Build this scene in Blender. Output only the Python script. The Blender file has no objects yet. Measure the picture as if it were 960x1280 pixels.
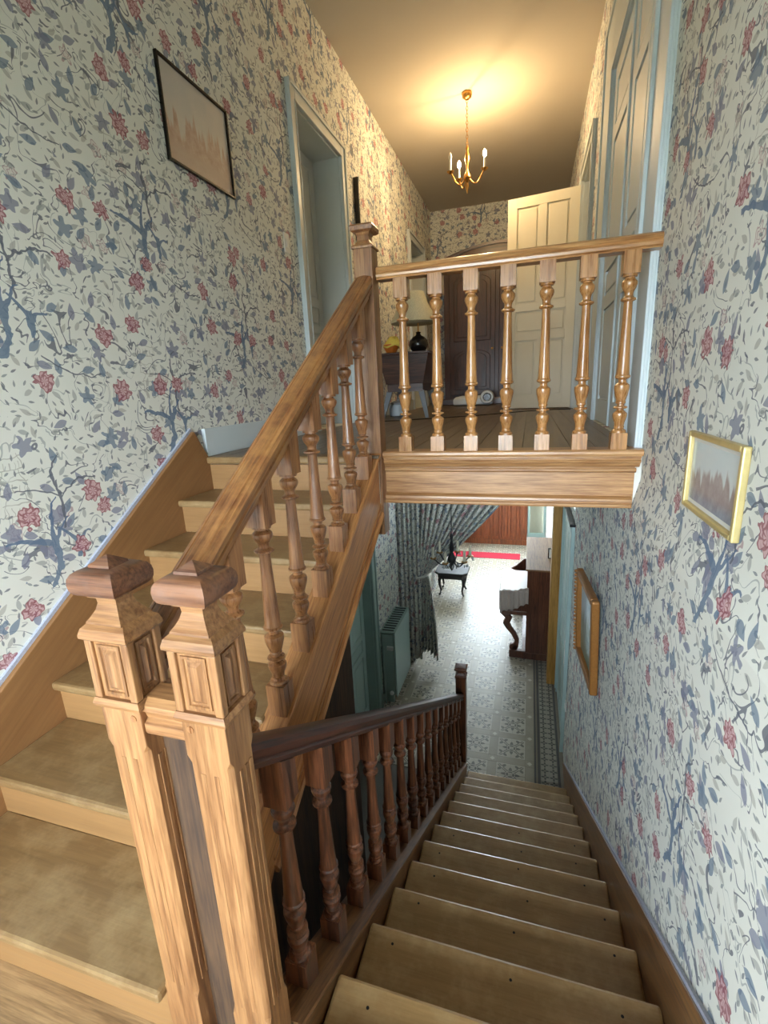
import bpy, bmesh, math, random
from mathutils import Vector, Matrix
random.seed(7)
R = math.radians
sc = bpy.context.scene
COL = sc.collection

# ------------------------------------------------------------------ camera (origin = the photographer's phone)
yaw, pitch, roll, FPX = -0.302009326, -0.25153767, -0.0478960709, 593.948
f = Vector((math.sin(yaw)*math.cos(pitch), math.cos(yaw)*math.cos(pitch), math.sin(pitch)))
r0 = f.cross(Vector((0, 0, 1))).normalized(); u0 = r0.cross(f)
rt = r0*math.cos(roll) + u0*math.sin(roll); up = -r0*math.sin(roll) + u0*math.cos(roll)
cam = bpy.data.cameras.new('camera'); camo = bpy.data.objects.new('camera', cam); COL.objects.link(camo)
camo.matrix_world = Matrix(((rt.x, up.x, -f.x, 0), (rt.y, up.y, -f.y, 0), (rt.z, up.z, -f.z, 0), (0, 0, 0, 1)))
cam.sensor_fit = 'VERTICAL'; cam.sensor_height = 24; cam.lens = FPX/1280*24
cam.clip_start = 0.02; cam.clip_end = 200
sc.camera = camo
# ------------------------------------------------------------------ view, world, daylight
sc.view_settings.view_transform = 'Standard'; sc.view_settings.look = 'None'
sc.view_settings.gamma = 1; sc.view_settings.use_curve_mapping = False
sc.view_settings.exposure = 1.55
sc.cycles.use_denoising = True; sc.cycles.max_bounces = 8; sc.cycles.diffuse_bounces = 5
sc.cycles.glossy_bounces = 3; sc.cycles.transmission_bounces = 4; sc.cycles.transparent_max_bounces = 8
sc.cycles.sample_clamp_indirect = 6; sc.cycles.caustics_reflective = False; sc.cycles.caustics_refractive = False
W = bpy.data.worlds.new('overcast_sky'); sc.world = W; W.use_nodes = True
W.node_tree.nodes['Background'].inputs[0].default_value = (0.80, 0.90, 1.0, 1)
W.node_tree.nodes['Background'].inputs[1].default_value = 15.5
def portal(name, loc, rot, sx, sy):
    l = bpy.data.lights.new(name, 'AREA'); l.shape = 'RECTANGLE'; l.size = sx; l.size_y = sy
    l.cycles.is_portal = True
    o = bpy.data.objects.new(name, l); COL.objects.link(o); o.location = loc; o.rotation_euler = rot
XL, XR, XRL = -1.65, 0.462, 0.43          # left wall, right wall above, right wall below
YB, YE, YH = -1.75, 8.6, 11.35            # wall behind the camera, end of corridor, end of the hall
ZC, ZU, ZLAND, ZH, ZHC = 2.765, -0.30, -1.455, -3.76, -0.54   # ceiling, upper floor, half landing, hall floor, hall ceiling
WB = (-1.45, 0.25, -0.95, 0.80)           # landing window behind the camera x0,x1,z0,z1
portal('landing_window_portal', ((WB[0]+WB[1])/2, YB-0.12, (WB[2]+WB[3])/2), (R(90), 0, 0), WB[1]-WB[0], WB[3]-WB[2])
WH = (8.2, 10.2, -2.5, -1.5)              # hall window in left wall y0,y1,z0,z1
portal('hall_window_portal', (XL-0.28, (WH[0]+WH[1])/2, (WH[2]+WH[3])/2), (0, R(-90), 0), WH[3]-WH[2], WH[1]-WH[0])

WE = (-1.55, -.02, -2.35, -0.68)           # unseen window added above the end panelling, for daylight and floor glare x0,x1,z0,z1
portal('hall_end_portal', ((WE[0]+WE[1])/2, YH+.16, (WE[2]+WE[3])/2), (R(-90), 0, 0), WE[1]-WE[0], WE[3]-WE[2])

WT = (4.60, 5.55, -1.18, -0.66)            # unseen fanlight added over the green hall door to light the near hall y0,y1,z0,z1
portal('added_fanlight_portal', (XRL+.24, (WT[0]+WT[1])/2, (WT[2]+WT[3])/2), (0, R(90), 0), WT[3]-WT[2], WT[1]-WT[0])

# ------------------------------------------------------------------ node helper
class G:
    def __init__(s, nt): s.nt = nt
    def n(s, t, **k):
        nd = s.nt.nodes.new(t)
        for a, b in k.items(): setattr(nd, a, b)
        return nd
    def put(s, sock, v):
        if hasattr(v, 'links'): s.nt.links.new(v, sock)
        else: sock.default_value = v
    def m(s, op, *a):
        nd = s.n('ShaderNodeMath', operation=op)
        for i, v in enumerate(a): s.put(nd.inputs[i], v)
        return nd.outputs[0]
    def vm(s, op, *a):
        nd = s.n('ShaderNodeVectorMath', operation=op)
        for i, v in enumerate(a): s.put(nd.inputs[i], v)
        return nd.outputs['Value'] if op in ('LENGTH', 'DOT_PRODUCT') else nd.outputs[0]
    def sep(s, v):
        nd = s.n('ShaderNodeSeparateXYZ'); s.put(nd.inputs[0], v); return nd.outputs
    def comb(s, x=0., y=0., z=0.):
        nd = s.n('ShaderNodeCombineXYZ')
        for i, v in enumerate((x, y, z)): s.put(nd.inputs[i], v)
        return nd.outputs[0]
    def mix(s, fac, a, b):
        nd = s.n('ShaderNodeMix', data_type='RGBA')
        s.put(nd.inputs[0], fac); s.put(nd.inputs[6], a); s.put(nd.inputs[7], b)
        return nd.outputs[2]
    def noise(s, vec, scale, detail=2., rough=.5, dist=0., dim='3D'):
        nd = s.n('ShaderNodeTexNoise', noise_dimensions=dim)
        s.put(nd.inputs['Vector'], vec); nd.inputs['Scale'].default_value = scale
        nd.inputs['Detail'].default_value = detail; nd.inputs['Roughness'].default_value = rough
        nd.inputs['Distortion'].default_value = dist
        return nd.outputs[0]
    def ramp(s, fac, stops):
        nd = s.n('ShaderNodeValToRGB'); s.put(nd.inputs[0], fac)
        e = nd.color_ramp.elements
        while len(e) < len(stops): e.new(0.5)
        for el, (p, c) in zip(e, stops): el.position = p; el.color = c
        return nd.outputs[0]
    def lt(s, a, b): return s.m('LESS_THAN', a, b)
    def gt(s, a, b): return s.m('GREATER_THAN', a, b)
    def AND(s, *a):
        r = a[0]
        for b in a[1:]: r = s.m('MULTIPLY', r, b)
        return r
    def OR(s, *a):
        r = a[0]
        for b in a[1:]: r = s.m('MAXIMUM', r, b)
        return r

def srgb(r, g, b):
    return tuple((c/255/12.92 if c/255 <= .04045 else ((c/255+.055)/1.055)**2.4) for c in (r, g, b)) + (1,)
MATS = {}
def newmat(name, rough=.5, metal=0., spec=.5, coat=0.):
    m = bpy.data.materials.new(name); m.use_nodes = True
    p = m.node_tree.nodes['Principled BSDF']
    p.inputs['Roughness'].default_value = rough; p.inputs['Metallic'].default_value = metal
    p.inputs['Specular IOR Level'].default_value = spec; p.inputs['Coat Weight'].default_value = coat
    p.inputs['Coat Roughness'].default_value = .2
    MATS[name] = m
    return m, G(m.node_tree), p
def bump(g, p, h, strength=.3, dist=.002):
    b = g.n('ShaderNodeBump'); b.inputs['Strength'].default_value = strength; b.inputs['Distance'].default_value = dist
    g.put(b.inputs['Height'], h); g.nt.links.new(b.outputs[0], p.inputs['Normal'])
def pos(g): return g.n('ShaderNodeNewGeometry').outputs['Position']
def objc(g): return g.n('ShaderNodeTexCoord').outputs['Object']
def rnd(g): return g.n('ShaderNodeObjectInfo').outputs['Random']

def wood(name, lo, hi, axis='z', rough=.4, coat=.15, slope=0., scale=1., wear=None, grain=1.):
    """grain runs along axis; slope turns the y axis up by an angle"""
    m, g, p = newmat(name, rough, coat=coat)
    mp = g.n('ShaderNodeMapping')
    off = g.m('MULTIPLY', rnd(g), 37.)
    g.put(mp.inputs['Vector'], g.vm('ADD', objc(g), g.comb(off, off, off)))
    if slope:
        rot = g.n('ShaderNodeVectorRotate', rotation_type='X_AXIS'); g.put(rot.inputs['Vector'], objc(g))
        rot.inputs['Angle'].default_value = -slope
        g.put(mp.inputs['Vector'], g.vm('ADD', rot.outputs[0], g.comb(off, off, off)))
    s = {'x': (.9, 16, 16), 'y': (16, .9, 16), 'z': (16, 16, .9)}[axis]
    mp.inputs['Scale'].default_value = tuple(c*scale for c in s)
    v = mp.outputs[0]
    big = g.noise(v, 1.1, 3., .55, 1.2)
    fine = g.noise(v, 8., 3., .65)
    k = g.m('MULTIPLY_ADD', g.m('SUBTRACT', g.m('ADD', g.m('MULTIPLY', big, .45), g.m('MULTIPLY', fine, .55)), .5), grain, .53)
    dk = tuple(q*.62 for q in lo[:3])+(1,)
    c = g.ramp(k, [(.36, dk), (.45, lo), (.64, hi)])
    var = g.m('ADD', .9, g.m('MULTIPLY', rnd(g), .2))
    c = g.mix(1., c, g.comb(var, var, var)); c.node.blend_type = 'MULTIPLY'
    if wear:
        wn = g.noise(pos(g), 9., 4., .7)
        c = g.mix(g.m('MULTIPLY', g.m('SUBTRACT', wn, .45), wear[0]), c, wear[1]); c.node.clamp_factor = True
    g.put(p.inputs['Base Color'], c)
    g.put(p.inputs['Roughness'], g.m('ADD', rough-.08, g.m('MULTIPLY', fine, .2)))
    bump(g, p, fine, .25, .0015)
    return m
def plain(name, c, rough=.5, metal=0., var=.06, scale=6., coat=0.):
    m, g, p = newmat(name, rough, metal, coat=coat)
    n = g.noise(pos(g), scale, 4., .6)
    k = g.m('ADD', 1-var, g.m('MULTIPLY', n, 2*var))
    o = g.mix(1., c, g.comb(k, k, k)); o.node.blend_type = 'MULTIPLY'
    g.put(p.inputs['Base Color'], o)
    bump(g, p, g.noise(pos(g), 60., 2.), .08, .001)
    return m

# ------------------------------------------------------------------ wallpaper: printed trees, branches, leaves, flowers
def wallpaper(name, ax, sgn, off, base, dark=1., coords=None):
    m, g, p = newmat(name, .75, spec=.25)
    if coords: P = g.sep(g.n('ShaderNodeTexCoord').outputs[coords])
    else: P = g.sep(pos(g))
    u = g.m('MULTIPLY_ADD', P[ax], float(sgn), off[0]); v = g.m('ADD', P[2 if not coords else 1], off[1])
    uv = g.comb(u, v)
    M = g.m
    # half-drop lattice .70 x .80
    ci = M('FLOOR', M('DIVIDE', u, .70))
    a = M('SUBTRACT', M('SUBTRACT', u, M('MULTIPLY', ci, .70)), .27)
    vb = M('SUBTRACT', v, M('MULTIPLY', M('MODULO', ci, 2.), .40))
    b = M('WRAP', vb, .58, -.22)
    wob = M('MULTIPLY', M('SUBTRACT', g.noise(uv, 26., 1., dim='2D'), .5), .022)
    a2 = M('ADD', a, wob); b2 = M('SUBTRACT', b, wob)
    def branch(al, pe, p0, p1, x0, c1, c2, w0, w1):
        """tapered curve: pe = x0 + c1 t + c2 t^2 while al runs p0..p1"""
        t = M('MULTIPLY_ADD', al, 1/(p1-p0), -p0/(p1-p0))
        fx = M('MULTIPLY_ADD', M('MULTIPLY_ADD', t, c2, c1), t, x0)
        d = M('ABSOLUTE', M('SUBTRACT', pe, fx))
        return g.AND(g.lt(d, M('MULTIPLY_ADD', t, w1-w0, w0)), g.lt(M('ABSOLUTE', M('SUBTRACT', t, .5)), .5))
    tree = g.OR(branch(b2, a2, -.07, .05, 0., 0., 0., .010, .016), branch(b2, a2, .03, .19, -.004, -.02, .06, .011, .002),
                branch(b2, a2, .02, .11, .006, .03, .03, .011, .005), branch(a2, b2, .0, -.17, .02, .09, -.045, .013, .005),
                branch(b2, a2, -.06, .03, .085, .0, 0., .006, .013), branch(b2, a2, .01, .08, .083, -.045, -.02, .010, .005),
                branch(a2, b2, .085, .15, .0, .05, -.02, .010, .004), branch(b2, a2, -.13, -.05, -.04, .055, -.01, .016, .012))
    stem = g.OR(branch(b2, a2, .06, .25, .055, .0, -.005, .0055, .005), branch(b2, a2, .22, .34, .05, -.07, .10, .005, .003),
                branch(a2, b2, .05, .22, .18, .16, -.11, .005, .003), branch(a2, b2, .05, -.10, .19, .10, -.06, .003, .002),
                branch(a2, b2, .10, .34, -.12, -.16, .10, .003, .002))
    # pavilion sketch: thin grey line rectangle with storeys
    pa = M('ABSOLUTE', M('ADD', a2, .10)); pb = b2
    wid = M('MULTIPLY_ADD', M('FRACT', M('MULTIPLY', pb, 13.)), -.022, .050)
    lines = g.OR(g.lt(M('ABSOLUTE', M('SUBTRACT', pa, wid)), .0016), g.AND(g.lt(M('FRACT', M('MULTIPLY', pb, 26.)), .09), g.lt(pa, .05)),
                 g.AND(g.lt(M('FRACT', M('MULTIPLY', pa, 60.)), .14), g.lt(M('FRACT', M('MULTIPLY', pb, 13.)), .35), g.lt(pa, .045)))
    pav = g.AND(lines, g.gt(pb, .12), g.lt(pb, .36))
    # twining branches: iso-lines of noise, broken up
    n1 = g.noise(uv, 7.5, 2., .55, .6, '2D'); gate = g.noise(uv, 9.5, 0., dim='2D')
    twig = g.AND(g.lt(M('ABSOLUTE', M('SUBTRACT', n1, .50)), .011), g.gt(gate, .45))
    twig2 = g.AND(g.lt(M('ABSOLUTE', M('SUBTRACT', n1, .43)), .009), g.lt(gate, .54))
    def vor(sc_, rand=1.):
        nd = g.n('ShaderNodeTexVoronoi', voronoi_dimensions='2D', feature='F1')
        q = g.vm('SCALE', uv); q.node.inputs['Scale'].default_value = sc_
        g.put(nd.inputs['Vector'], q); nd.inputs['Scale'].default_value = 1.; nd.inputs['Randomness'].default_value = rand
        loc = g.vm('SUBTRACT', q, nd.outputs['Position'])
        return loc, g.sep(nd.outputs['Color'])
    def leaves(sc_, L, w, thr, rand=1.):
        loc, c = vor(sc_, rand)
        ro = g.n('ShaderNodeVectorRotate', rotation_type='Z_AXIS'); g.put(ro.inputs['Vector'], loc)
        g.put(ro.inputs['Angle'], M('MULTIPLY_ADD', c[0], 4.2, -.5))
        l = g.sep(ro.outputs[0])
        t = M('DIVIDE', l[0], L)
        prof = M('MULTIPLY', M('SUBTRACT', 1., M('MULTIPLY', t, t)), M('MULTIPLY_ADD', t, .45*w, w))
        return g.AND(g.lt(M('ABSOLUTE', l[1]), prof), g.gt(c[1], thr)), c
    big, cb = leaves(10.5, .33, .14, .34)
    mid, cm_ = leaves(16., .36, .13, .30)
    sml, cs = leaves(30., .36, .115, .34)
    ragged = g.noise(uv, 34., 1., dim='2D')
    # lobed clusters
    def blob(sc_, rr, amp, petals, thr, rand):
        loc, c = vor(sc_, rand)
        l = g.sep(loc); r = g.vm('LENGTH', loc)
        th = M('ADD', M('ARCTAN2', l[1], l[0]), M('MULTIPLY', c[2], 6.))
        rim = M('MULTIPLY_ADD', M('COSINE', M('MULTIPLY', th, float(petals))), amp, M('MULTIPLY_ADD', c[0], rr*.35, rr*.8))
        rim = M('MULTIPLY', rim, M('MULTIPLY_ADD', ragged, 1.1, .45))
        return g.AND(g.lt(r, rim), g.gt(c[1], thr)), M('DIVIDE', r, rim), th, c
    clus, _, _, cc = blob(6.6, .19, .055, 5, .45, 1.)
    flo, fr, fth, cf = blob(4.2, .150, .016, 9, .22, .95)
    pal, pr, pth, cp = blob(6.1, .15, .030, 5, .55, 1.)
    D = dark
    slate, blue, viol, grey, olive = [tuple(x*D for x in srgb(*q)[:3])+(1,) for q in ((98, 102, 114), (108, 127, 148), (126, 129, 150), (174, 170, 160), (142, 148, 148))]
    red, pink, rose = [tuple(x*D for x in srgb(*q)[:3])+(1,) for q in ((150, 86, 94), (202, 162, 164), (204, 188, 184))]
    c = g.mix(M('MULTIPLY', g.noise(uv, 3.), .25), base, tuple(x*.88 for x in base[:3])+(1,))
    c = g.mix(M('MULTIPLY', pav, .75), c, grey)
    edge = g.AND(pal, g.OR(g.gt(pr, .82), g.lt(M('ABSOLUTE', M('SUBTRACT', pr, .45)), .07)))
    c = g.mix(M('MULTIPLY', pal, .35), c, rose); c = g.mix(M('MULTIPLY', edge, .7), c, srgb(172, 140, 142))
    c = g.mix(M('MULTIPLY', twig2, .6), c, olive)
    c = g.mix(M('MULTIPLY', sml, .8), c, g.mix(cs[2], olive, slate))
    c = g.mix(M('MULTIPLY', mid, .65), c, g.mix(cm_[2], grey, olive))
    c = g.mix(M('MULTIPLY', twig, .85), c, slate)
    c = g.mix(M('MULTIPLY', big, .8), c, g.mix(g.gt(cb[2], .6), blue, viol))
    c = g.mix(M('MULTIPLY', clus, .8), c, g.mix(g.gt(cc[2], .55), blue, viol))
    c = g.mix(M('MULTIPLY', stem, .9), c, slate)
    c = g.mix(M('MULTIPLY', tree, .92), c, g.mix(M('MULTIPLY', b, 6.), blue, tuple(x*D for x in srgb(84, 104, 138)[:3])+(1,)))
    petal = g.OR(g.gt(fr, .86), g.lt(M('FRACT', M('MULTIPLY_ADD', fth, 7/6.2832, M('MULTIPLY', fr, .9))), .30), g.lt(M('ABSOLUTE', M('SUBTRACT', fr, .48)), .08))
    c = g.mix(M('MULTIPLY', flo, .88), c, g.mix(petal, pink, red))
    g.put(p.inputs['Base Color'], c)
    bump(g, p, g.noise(uv, 160., 2., dim='2D'), .1, .001)
    return m
PAPER = srgb(226, 226, 217)
wp_left = wallpaper('wallpaper_left', 1, 1, (-.97, .511), PAPER)
wp_right = wallpaper('wallpaper_right', 1, -1, (1.55, .50), PAPER)
wp_end = wallpaper('wallpaper_end', 0, 1, (.4, .2), PAPER)
drape = wallpaper('printed_drape', 0, 1, (0, 0), srgb(196, 196, 186), .72, coords='UV')

# ------------------------------------------------------------------ other materials
OAK_LO, OAK_HI = srgb(150, 106, 66), srgb(188, 144, 96)
POST_LO, POST_HI = srgb(120, 80, 48), srgb(162, 118, 76)
oak_z = wood('oak_upright', POST_LO, POST_HI, 'z', .38)
oak_p = wood('oak_post_across', POST_LO, POST_HI, 'x', .38)
oak_x = wood('oak_across', OAK_LO, OAK_HI, 'x', .36)
oak_y = wood('oak_along', OAK_LO, OAK_HI, 'y', .36)
oak_turned = wood('oak_turned', srgb(148, 98, 52), srgb(192, 140, 84), 'z', .26, .4)
oak_brown = wood('oak_brown_turned', srgb(124, 80, 48), srgb(168, 116, 72), 'z', .28, .35)
oak_dark = wood('oak_dark_turned', srgb(72, 42, 28), srgb(128, 78, 50), 'z', .32, .3)
cap_dark = wood('oak_cap_worn', srgb(84, 50, 34), srgb(132, 88, 60), 'x', .36, .25, wear=(1.6, srgb(128, 106, 96)))
rail_up = wood('rail_worn_oak', srgb(114, 70, 40), srgb(166, 112, 66), 'y', .34, .3, slope=math.atan(.63), wear=(1.4, srgb(212, 158, 92)))
rail_dn = wood('rail_dark_oak', srgb(50, 28, 22), srgb(96, 56, 42), 'y', .45, .08, slope=-math.atan(.66))
string_oak = wood('string_oak', srgb(150, 98, 56), srgb(196, 140, 86), 'y', .4, .2, slope=math.atan(.634))
string_dn = wood('string_brown', srgb(104, 70, 42), srgb(148, 106, 66), 'y', .4, .1, slope=-math.atan(.67))
wallstring = wood('wall_string_orange', srgb(126, 88, 52), srgb(156, 113, 70), 'y', .5, .05, slope=math.atan(.65), scale=.6, grain=.4)
tread_up = wood('tread_worn', srgb(116, 88, 55), srgb(146, 115, 74), 'x', .38, .15, wear=(2.4, srgb(164, 138, 98)), grain=.4)
tread_dn = wood('tread_lower_worn', srgb(150, 116, 73), srgb(184, 147, 98), 'x', .38, .15, wear=(2.4, srgb(196, 168, 122)), grain=.4)
riser_m = wood('riser_honey', srgb(134, 98, 60), srgb(162, 122, 78), 'x', .42, .1, scale=.7, grain=.4)
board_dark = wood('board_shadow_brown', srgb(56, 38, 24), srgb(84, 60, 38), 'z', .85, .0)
plank_m = wood('floor_plank_grey', srgb(84, 72, 58), srgb(116, 100, 82), 'y', .38, .1)
plank_land = wood('landing_plank', srgb(128, 100, 68), srgb(168, 136, 96), 'x', .45, .1)
mahog = wood('dark_walnut', srgb(40, 21, 15), srgb(74, 42, 30), 'z', .45, .1)
mahog_x = wood('dark_walnut_across', srgb(46, 27, 20), srgb(88, 54, 40), 'x', .3, .3)
piano_m = wood('piano_brown', srgb(74, 40, 26), srgb(112, 66, 42), 'z', .35, .2)
piano_top = wood('piano_top_tan', srgb(120, 86, 54), srgb(150, 112, 74), 'y', .6, .0)
panel_red = wood('red_brown_panel', srgb(98, 48, 26), srgb(150, 82, 46), 'z', .4, .1)
mustard = wood('mustard_jamb', srgb(150, 108, 48), srgb(184, 138, 70), 'z', .45, .05)
blue_paint = plain('pale_blue_paint', srgb(206, 216, 219), .5, var=.04)
grey_paint = plain('blue_grey_paint', srgb(192, 199, 199), .42, var=.05)
green_paint = plain('pale_green_paint', srgb(176, 200, 198), .42, var=.05)
green_dull = plain('dull_green_paint', srgb(150, 172, 166), .5, var=.08)
cream = plain('cream_paint', srgb(212, 205, 184), .5, var=.04)
ceil_m = plain('ceiling_plaster', srgb(184, 175, 160), .9, var=.05, scale=2.)
plaster = plain('white_plaster', srgb(214, 212, 204), .9, var=.04)
white_m = plain('white_plastic', srgb(226, 226, 222), .35, var=.02)
greyw = plain('grey_white_enamel', srgb(186, 194, 198), .35, var=.05)
black_m = plain('black_lacquer', srgb(22, 20, 20), .25, var=.1)
ebony = plain('ebonised_wood', srgb(20, 17, 16), .6, var=.1)
brass = plain('aged_brass', srgb(176, 132, 70), .32, .9, var=.15, scale=40.)
gilt = plain('pale_gilt', srgb(206, 186, 128), .36, .45, var=.15, scale=50.)
gilt_dark = plain('antique_gilt', srgb(150, 100, 48), .4, .35, var=.3, scale=70.)
braid = plain('grey_braid', srgb(168, 172, 186), .8, var=.35, scale=160.)
iron = plain('dark_iron', srgb(40, 40, 42), .45, .5)
red_mat = plain('red_carpet', srgb(176, 34, 56), .95, var=.12, scale=30.)
cloth_m = plain('satin_cloth', srgb(196, 182, 174), .42, var=.05, scale=10.)
yellow_m = plain('yellow_cloth', srgb(206, 186, 84), .8, var=.25, scale=70.)
orange_m = plain('orange_glaze', srgb(190, 104, 34), .4, var=.1)
shade_m = plain('lampshade_fabric', srgb(186, 182, 156), .8, var=.6, scale=120.)
stone_m = plain('outdoor_ground', srgb(120, 124, 112), .9)
def glass_mat():
    m = bpy.data.materials.new('window_glass'); m.use_nodes = True; nt = m.node_tree; nt.nodes.clear(); g = G(nt)
    o = g.n('ShaderNodeOutputMaterial'); t = g.n('ShaderNodeBsdfTransparent'); t.inputs[0].default_value = (.95, .97, .97, 1)
    gl = g.n('ShaderNodeBsdfGlossy'); gl.inputs['Roughness'].default_value = .03
    mx = g.n('ShaderNodeMixShader'); mx.inputs[0].default_value = .07
    nt.links.new(t.outputs[0], mx.inputs[1]); nt.links.new(gl.outputs[0], mx.inputs[2]); nt.links.new(mx.outputs[0], o.inputs[0])
    return m
glass = glass_mat()
def crystal_mat():
    m, g, p = newmat('cut_crystal', .05); p.inputs['Base Color'].default_value = (.85, .88, .9, 1)
    p.inputs['Transmission Weight'].default_value = .55; return m
crystal = crystal_mat()
def mirror_mat():
    m, g, p = newmat('mirror_silver', .04, 1.); p.inputs['Base Color'].default_value = (.75, .75, .72, 1); return m
mirror_m = mirror_mat()
def emit(name, c, s):
    m, g, p = newmat(name, .4); p.inputs['Base Color'].default_value = c
    p.inputs['Emission Color'].default_value = c; p.inputs['Emission Strength'].default_value = s; return m
bulb_on = emit('lit_bulb', (1., .82, .55, 1), 40.)

def tiles_mat():
    """encaustic tile: four-tile star rosettes, plain bands, pale corner dots (printed clay)"""
    m, g, p = newmat('patterned_tile', .3, spec=.4); M = g.m
    P = g.sep(pos(g)); PX = .37
    dx = M('WRAP', M('ADD', P[0], .0875), PX/2, -PX/2); dy = M('WRAP', M('SUBTRACT', P[1], 4.44), PX/2, -PX/2)
    ax, ay = M('ABSOLUTE', dx), M('ABSOLUTE', dy)
    r = g.vm('LENGTH', g.comb(dx, dy)); th = M('ARCTAN2', dy, dx)
    inb = g.lt(M('MAXIMUM', ax, ay), .139)
    petal = g.lt(r, M('MULTIPLY_ADD', M('COSINE', M('MULTIPLY', th, 8.)), .020, .072))
    qx, qy = M('SUBTRACT', ax, .085), M('SUBTRACT', ay, .085)
    cr = g.vm('LENGTH', g.comb(qx, qy)); cth = M('ARCTAN2', qy, qx)
    corner = g.lt(cr, M('MULTIPLY_ADD', M('COSINE', M('MULTIPLY_ADD', cth, 4., 3.1416)), .018, .038))
    hole = g.OR(g.lt(r, .022), g.AND(g.gt(r, .040), g.lt(r, .048)), g.lt(cr, .012), g.lt(M('ABSOLUTE', M('SUBTRACT', ax, ay)), .006))
    darkp = g.AND(inb, g.OR(petal, corner), M('SUBTRACT', 1., hole))
    edge = g.AND(inb, g.gt(M('MAXIMUM', ax, ay), .132))
    n = g.noise(pos(g), 14., 3., .6)
    band = g.mix(n, srgb(152, 142, 125), srgb(174, 164, 146)); pale = g.mix(n, srgb(176, 167, 151), srgb(200, 192, 176))
    c = g.mix(inb, band, pale)
    c = g.mix(M('MULTIPLY', darkp, .9), c, srgb(100, 95, 87))
    c = g.mix(M('MULTIPLY', edge, .6), c, srgb(206, 200, 188))
    bx, by = M('SUBTRACT', PX/2, ax), M('SUBTRACT', PX/2, ay)
    dot = g.lt(M('ADD', bx, by), .026)
    c = g.mix(dot, c, srgb(204, 198, 184))
    g.put(p.inputs['Base Color'], c); g.put(p.inputs['Roughness'], M('MULTIPLY_ADD', n, .2, .30))
    return m
tile_m = tiles_mat()
def border_mat():
    m, g, p = newmat('border_tile', .25); M = g.m
    P = g.sep(pos(g))
    u = M('FRACT', M('DIVIDE', M('SUBTRACT', P[0], .205), .08)); v = M('FRACT', M('DIVIDE', P[1], .08))
    a, b = M('SUBTRACT', u, .5), M('SUBTRACT', v, .5)
    r = g.vm('LENGTH', g.comb(a, b)); th = M('ARCTAN2', b, a)
    k = g.lt(r, M('MULTIPLY_ADD', M('COSINE', M('MULTIPLY', th, 4.)), .16, .30))
    c = g.mix(k, srgb(160, 154, 142), srgb(92, 90, 86)); c = g.mix(g.lt(r, .1), c, srgb(150, 144, 132))
    g.put(p.inputs['Base Color'], c); return m
border_m = border_mat()
band_m = plain('plain_band_tile', srgb(140, 130, 116), .3, var=.08)
line_m = plain('dark_line_tile', srgb(86, 84, 82), .3, var=.08)
grout = plain('tile_grout', srgb(112, 106, 98), .8)

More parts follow.
